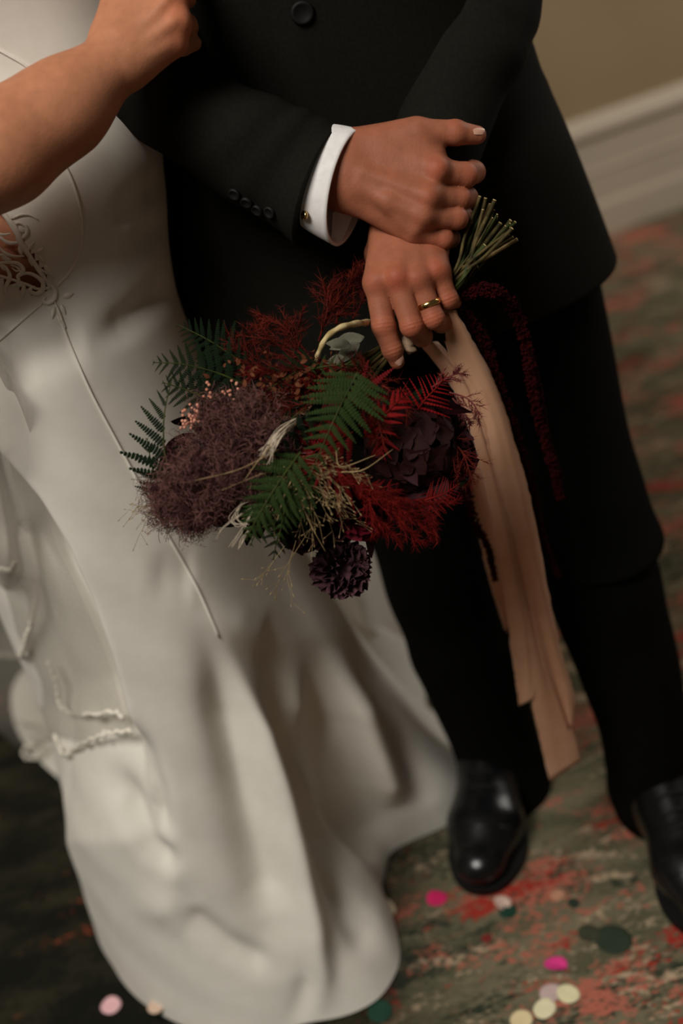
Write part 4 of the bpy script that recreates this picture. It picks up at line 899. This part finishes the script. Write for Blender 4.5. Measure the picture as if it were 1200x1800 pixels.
# grey-green dried leaves, pale curved stalk, berries
SG = [leaf_mesh('dried_leaf', M['sage'], .5, .35, .35, 70+q, 9, 7) for q in range(3)]
for x, y, ang, ln, q in ((640, 592, 2.85, .034, 0), (632, 602, 2.45, .030, 1), (606, 628, 2.9, .018, 2), (618, 608, 3.3, .024, 0)):
    piece('dried_leaf', SG[q], Bp(x, y, -.052), math.cos(ang)*XC-math.sin(ang)*YC*1.0+TOCAM*.1, TOCAM+.4*YC, ln, bq)
Vv, Ff = tube(catmull(np.array([H(668, 566, .035), H(645, 567, .012), H(625, 569, -.035), H(598, 576, -.055), H(575, 592, -.056), H(562, 615, -.052), H(553, 640, -.04)]), 40), np.linspace(.0034, .0022, 40)*(1+.12*np.sin(np.arange(40)*1.1)), 10); obj('woody_stalk', Vv, Ff, M['stalk'], bq)
bm_ = MB(); 
for cx, cy, n in ((335, 722, 16), (345, 738, 12), (330, 745, 12), (368, 692, 8), (412, 680, 5), (400, 690, 5)):
    for i in range(n):
        c = Bp(cx+rs.gauss(0, 8), cy+rs.gauss(0, 7), -.095+rs.gauss(0, .004)); r = rs.uniform(.0011, .0017); lo_ = [ellring(c+np.array([0, 0, r*z]), (r*q, 0, 0), (0, r*q, 0), 8) for z, q in ((-1, .1), (-.7, .7), (0, 1), (.7, .7), (1, .1))]; v, f = loft(lo_)
        be = obj('berry', v, f, M['berry'], bq); 

FM = [leaf_mesh('dried_floret', M['fleck'], .6, .3, .5, 90+q, 4, 3) for q in range(2)]
for i in range(130):                              # small dried florets caught among the ferns
    x, y = rs.gauss(520, 55), rs.gauss(672, 24); p = Bp(x, y, -.072+rs.uniform(-.012, .01))
    piece('dried_floret', rs.choice(FM), p, nrm(RNG.normal(size=3)), TOCAM+RNG.normal(size=3)*.5, rs.uniform(.004, .008), bq)
for pts in ([(620, 690, -.08), (655, 720, -.09), (672, 770, -.09)], [(640, 660, -.06), (690, 690, -.08), (720, 730, -.085)], [(560, 560, .0), (590, 545, .005), (600, 500, .01)], [(780, 760, -.04), (815, 800, -.045), (828, 850, -.04)], [(680, 680, -.07), (640, 655, -.075), (600, 650, -.08)]):
    sprig('feathery_red_sprig', pts, 18, .026, 24, .007, M['red_feather'], .0003)
# stems out of the top of the fist
ends = [((843, 346), .0016, 'stem'), ((853, 349), .0018, 'stem'), ((869, 352), .0020, 'stem'), ((862, 360), .0026, 'stem_pale'), ((879, 393), .0022, 'stem'), ((897, 388), .0020, 'stem'), ((905, 391), .0016, 'stem_green'), ((900, 402), .0017, 'stem'), ((908, 421), .0018, 'stem_pale'), ((893, 412), .0015, 'stem'), ((872, 384), .0013, 'stem_green'), ((852, 432), .0026, 'stem_green'), ((838, 362), .0014, 'stem_green'), ((838, 468), .0018, 'stem'), ((888, 398), .0012, 'stem')]
ends += [((rs.uniform(838, 905), 0), rs.uniform(.0009, .0015), rs.choice(('stem', 'stem', 'stem_green'))) for i in range(12)]
ends = [((x, y if y else 338+.95*(x-838)+rs.uniform(0, 26)), r, k) for (x, y), r, k in ends]
for i, ((x, y), r, k) in enumerate(ends):
    a = (803+rs.uniform(-12, 12), 492+rs.uniform(-14, 10)); dd = rs.uniform(.012, .045); e = H(x, y, dd-.006+rs.uniform(-.01, .01))
    P = catmull(np.array([Bp(600+rs.uniform(-40, 20), 690+rs.uniform(-30, 30), -.01), H(720+rs.uniform(-10, 10), 580+rs.uniform(-14, 10), .036+rs.uniform(-.006, .008)), H(*a, dd), (H(*a, dd)+e)/2+RNG.normal(size=3)*.0016, e]), 50)
    rad_ = r*(1+.18*np.exp(-((np.arange(50)-40-rs.randint(-3, 4))/1.2)**2)); v, f = tube(P, rad_, 8, False); st = obj('stem', v, f, M[k], bq)
    T = nrm(P[-1]-P[-2]); u1 = nrm(np.cross(T, [.3, .4, .8])); u2 = np.cross(T, u1); v, f = loft([ellring(P[-1], u1*r, u2*r, 8), ellring(P[-1]+T*.0006, u1*r*.85, u2*r*.85, 8)]); obj('cut_end', v, f, M['cut'], st)

# ribbons
def ribbon(name, L, R, Yl, Yr, mt, n=90, nc=16, pleat=.004, ph=0.0, fray=0.6):
    L = catmull(np.array(L, float), n); R = catmull(np.array(R, float), n); rows = []
    for i in range(n):
        t = i/(n-1); row = []
        for j in range(nc):
            s = j/(nc-1); q = L[i]*(1-s)+R[i]*s
            if j in (0, nc-1): q = q+np.array([rs.gauss(0, fray), rs.gauss(0, fray)])
            Y = Yl*(1-s)+Yr*s+pleat*(math.sin(s*5.5+ph+1.2*math.sin(t*4))*(1-.3*t)+.25*math.sin(s*11+ph*2+t*3))+.003*math.sin(t*9+ph)
            row.append(aty(q[0], q[1], Y))
        rows.append(row)
    o = obj(name, np.array(rows).reshape(-1, 3), gridfaces(n, nc, False), mt, bq); sm = o.modifiers.new('thickness', 'SOLIDIFY'); sm.thickness = .0004; sm.offset = 0; return o
Y0 = float(H(790, 550, .03)[1])
ribbon('ribbon', [(780, 545), (789, 628), (823, 676), (853, 746), (869, 827), (899, 930), (925, 1042), (955, 1170), (998, 1284)], [(800, 545), (853, 638), (882, 705), (904, 776), (935, 889), (960, 1022), (986, 1144), (1009, 1221), (1006, 1276)], Y0-.012, Y0-.006, M['ribbon'], ph=.4)
ribbon('ribbon', [(735, 600), (792, 679), (828, 766), (848, 838), (869, 940), (884, 1042), (904, 1185), (912, 1241)], [(770, 600), (840, 690), (862, 766), (885, 838), (915, 940), (940, 1042), (950, 1160), (938, 1228)], Y0+.004, Y0+.0, M['ribbon'], ph=1.7)
ribbon('ribbon', [(780, 600), (830, 700), (870, 840), (895, 960), (925, 1130), (935, 1236), (966, 1374)], [(810, 600), (862, 700), (905, 840), (940, 980), (975, 1120), (1000, 1240), (1021, 1337)], Y0-.001, Y0+.002, M['ribbon'], ph=2.9, pleat=.0022)
ribbon('ribbon', [(790, 800), (822, 880), (838, 930), (858, 1017), (886, 1105)], [(840, 800), (860, 880), (880, 930), (895, 1017), (892, 1112)], Y0+.05, Y0+.05, M['ribbon'], ph=4, n=50)
# the silk wound round the grip, with a crumpled knot under the fingers
ax0 = nrm(H(800, 492, .035)-H(690, 600, .036)); gc = H(735, 560, .034); u1 = nrm(np.cross(ax0, TOCAM)); u2 = np.cross(ax0, u1)
Vv, Ff = loft([ellring(gc+ax0*z, u1*.0125*(1+.06*math.sin(z*900)), u2*.0125*(1+.06*math.cos(z*700)), 28) for z in np.linspace(-.036, .03, 24)]); obj('ribbon_wrap', Vv, Ff, M['ribbon_wrap'], bq)
for k in range(5):
    pts = [H(706+rs.uniform(-5, 8), 582+rs.uniform(-10, 12), .022), H(716+rs.uniform(-4, 8), 603+rs.uniform(-8, 8), .016), H(724+rs.uniform(-6, 8), 619+rs.uniform(-6, 6), .020)]
    P = catmull(np.array(pts), 14); v, f = tube(P, .0045*np.sin(np.linspace(.5, 2.8, 14)), 8, True, .3); obj('ribbon_knot_fold', v, f, M['ribbon_wrap'], bq)

# hanging amaranth strands: each a cord of tiny beads
def amaranth(pts, r0, r1, n):
    P = catmull(np.array(pts), 80); T, N, B_ = frames(P); u = RNG.uniform(0, 79, n); k = u.astype(int); kk = np.minimum(k+1, 79); c = P[k]+(P[kk]-P[k])*(u-k)[:, None]
    a = RNG.uniform(0, 2*math.pi, n); rr_ = (r0+(r1-r0)*u/79)*(.55+.45*np.sin(u*.9)**2+.75*RNG.uniform(0, 1, n)**2); c = c+rr_[:, None]*(np.cos(a)[:, None]*N[k]+np.sin(a)[:, None]*B_[k])
    s = RNG.uniform(.0010, .0021, n); off = np.array([(1, 0, 0), (-1, 0, 0), (0, 1, 0), (0, -1, 0), (0, 0, 1), (0, 0, -1)]); V = (c[:, None]+off[None]*s[:, None, None]).reshape(-1, 3)
    tri = np.array([(0, 2, 4), (2, 1, 4), (1, 3, 4), (3, 0, 4), (2, 0, 5), (1, 2, 5), (3, 1, 5), (0, 3, 5)]); F = (np.arange(n)[:, None, None]*6+tri[None]).reshape(-1, 3)
    mb = MB(); mb.add(V, F); v, f = tube(P, np.linspace(r0*.3, r1*.3, 80), 6); mb.add(v, f); return mb.build('amaranth_strand', M['amaranth'], bq, False)
K = lambda L, Y: [aty(x, y, Y) for x, y in L]
amaranth([H(780, 530, .04), H(822, 514, .03), H(870, 512, .025)]+K([(905, 548), (925, 608), (935, 684), (955, 766), (976, 838), (984, 876)], Y0+.02), .0052, .0028, 2600)
amaranth([H(790, 540, .035)]+K([(822, 560), (853, 606), (879, 684), (914, 787), (935, 863), (937, 915)], Y0+.012), .0050, .0022, 2400)
amaranth(K([(930, 830), (945, 905), (960, 965), (980, 1012)], Y0+.02), .0034, .0016, 900)
amaranth(K([(925, 600), (945, 680), (962, 770), (985, 840)], Y0+.03), .0030, .0016, 900)
amaranth(K([(800, 790), (817, 838), (833, 914), (858, 965), (870, 1020)], Y0+.025), .0040, .0020, 1200)
# set every placed piece relative to its parent (whose own origin may be moved)
for o, par, mw in FIX:
    pm = Matrix.Identity(4)
    if par is bq: pm = Matrix.Translation(Vector(WL[bq.name]))
    o.matrix_parent_inverse = pm.inverted(); o.matrix_basis = mw
# ------------------------------------------------------------------ paper confetti on the carpet
CF = [((768, 1580), 16, (196, 30, 92), 'magenta paper confetti disc on carpet between gown hem and black shoe', 0.3), ((884, 1587), 14, (214, 186, 170), 'pale blush confetti disc lying against the toe of the nearer black shoe', 0.5),
      ((893, 1602), 15, (24, 58, 44), 'bottle green confetti disc under a pale blush disc near the shoe toe', 0.0), ((977, 1696), 18, (226, 62, 140), 'bright pink folded confetti disc alone on green carpet', 0.5),
      ((968, 1746), 18, (196, 172, 168), 'dusty lilac confetti disc tucked between two cream discs', 0.1), ((999, 1748), 18, (226, 218, 176), 'cream confetti disc, right one of the cluster by the bright pink disc', 0.25),
      ((957, 1773), 19, (230, 222, 184), 'largest cream confetti disc, front of the lilac and cream cluster', 0.05), ((916, 1793), 18, (222, 204, 160), 'cream confetti disc with red edge at the bottom of the picture', 0.2),
      ((1035, 1641), 18, (58, 60, 44), 'olive confetti disc on the carpet beside a dark green disc', 0.0), ((1078, 1652), 30, (44, 54, 40), 'large dark green confetti disc on carpet toward the right shoe', 0.0),
      ((1008, 1588), 10, (40, 52, 42), 'small dark confetti disc on carpet right of the blush disc', 0.1), ((980, 1573), 12, (190, 140, 112), 'peach confetti disc on carpet between the two shoes', 0.0),
      ((195, 1768), 17, (232, 184, 188), 'pale pink confetti disc on dark carpet left of the gown hem', 0.15), ((276, 1768), 16, (214, 186, 164), 'beige confetti disc resting on the edge of the gown hem', 0.1),
      ((678, 1600), 16, (206, 190, 160), 'beige confetti disc standing against the right side of gown hem', 0.7), ((668, 1778), 22, (26, 62, 46), 'dark green confetti disc half under the front gown hem', 0.1), ((855, 1650), 9, (120, 40, 34), 'tiny rust confetti disc on the carpet below the shoe toe', 0.0)]
CM = {}
for (x, y), r, c, lab, bend in CF:
    p = atz(x, y, 0.0); 
    if c not in CM: CM[c] = mat('tissue_paper', srgb(*c), rough=0.8, bump=0.2, bscale=300)
    dist = (p-CAM)@FW; rad_ = r/FPX*dist*1.02; rc_ = random.Random(int(x*7+y)); a0 = rc_.uniform(0, 6.28); V = []; NRg, NA = 5, 28
    on = 'hem' in lab and 'resting' in lab; z0 = 0.0025
    if on:
        h = BV.ray_cast(Vector(CAM), Vector(nrm(ray(x, y)))); 
        if h[0] is not None: p = np.array(h[0]); z0 = 0.004
    for i in range(NRg+1):
        q = i/NRg
        for j in range(NA):
            a = 2*math.pi*j/NA; u, v_ = q*math.cos(a), q*math.sin(a); z = bend*rad_*max(0, u*math.cos(a0)+v_*math.sin(a0))**1.5*1.2+0.0006*math.sin(3*a+a0)*q
            V.append((rad_*u, rad_*1.12*v_, z))
    e = obj('confetti_disc', V, gridfaces(NRg+1, NA), CM[c], None); e.location = (p[0], p[1], p[2]+z0-0.0018)
    e.rotation_euler = (0, 0, rc_.uniform(0, 3)); sm = e.modifiers.new('thickness', 'SOLIDIFY'); sm.thickness = 0.0006; sm.offset = 1
    tag(e, lab, 'confetti', 'paper confetti on the carpet')
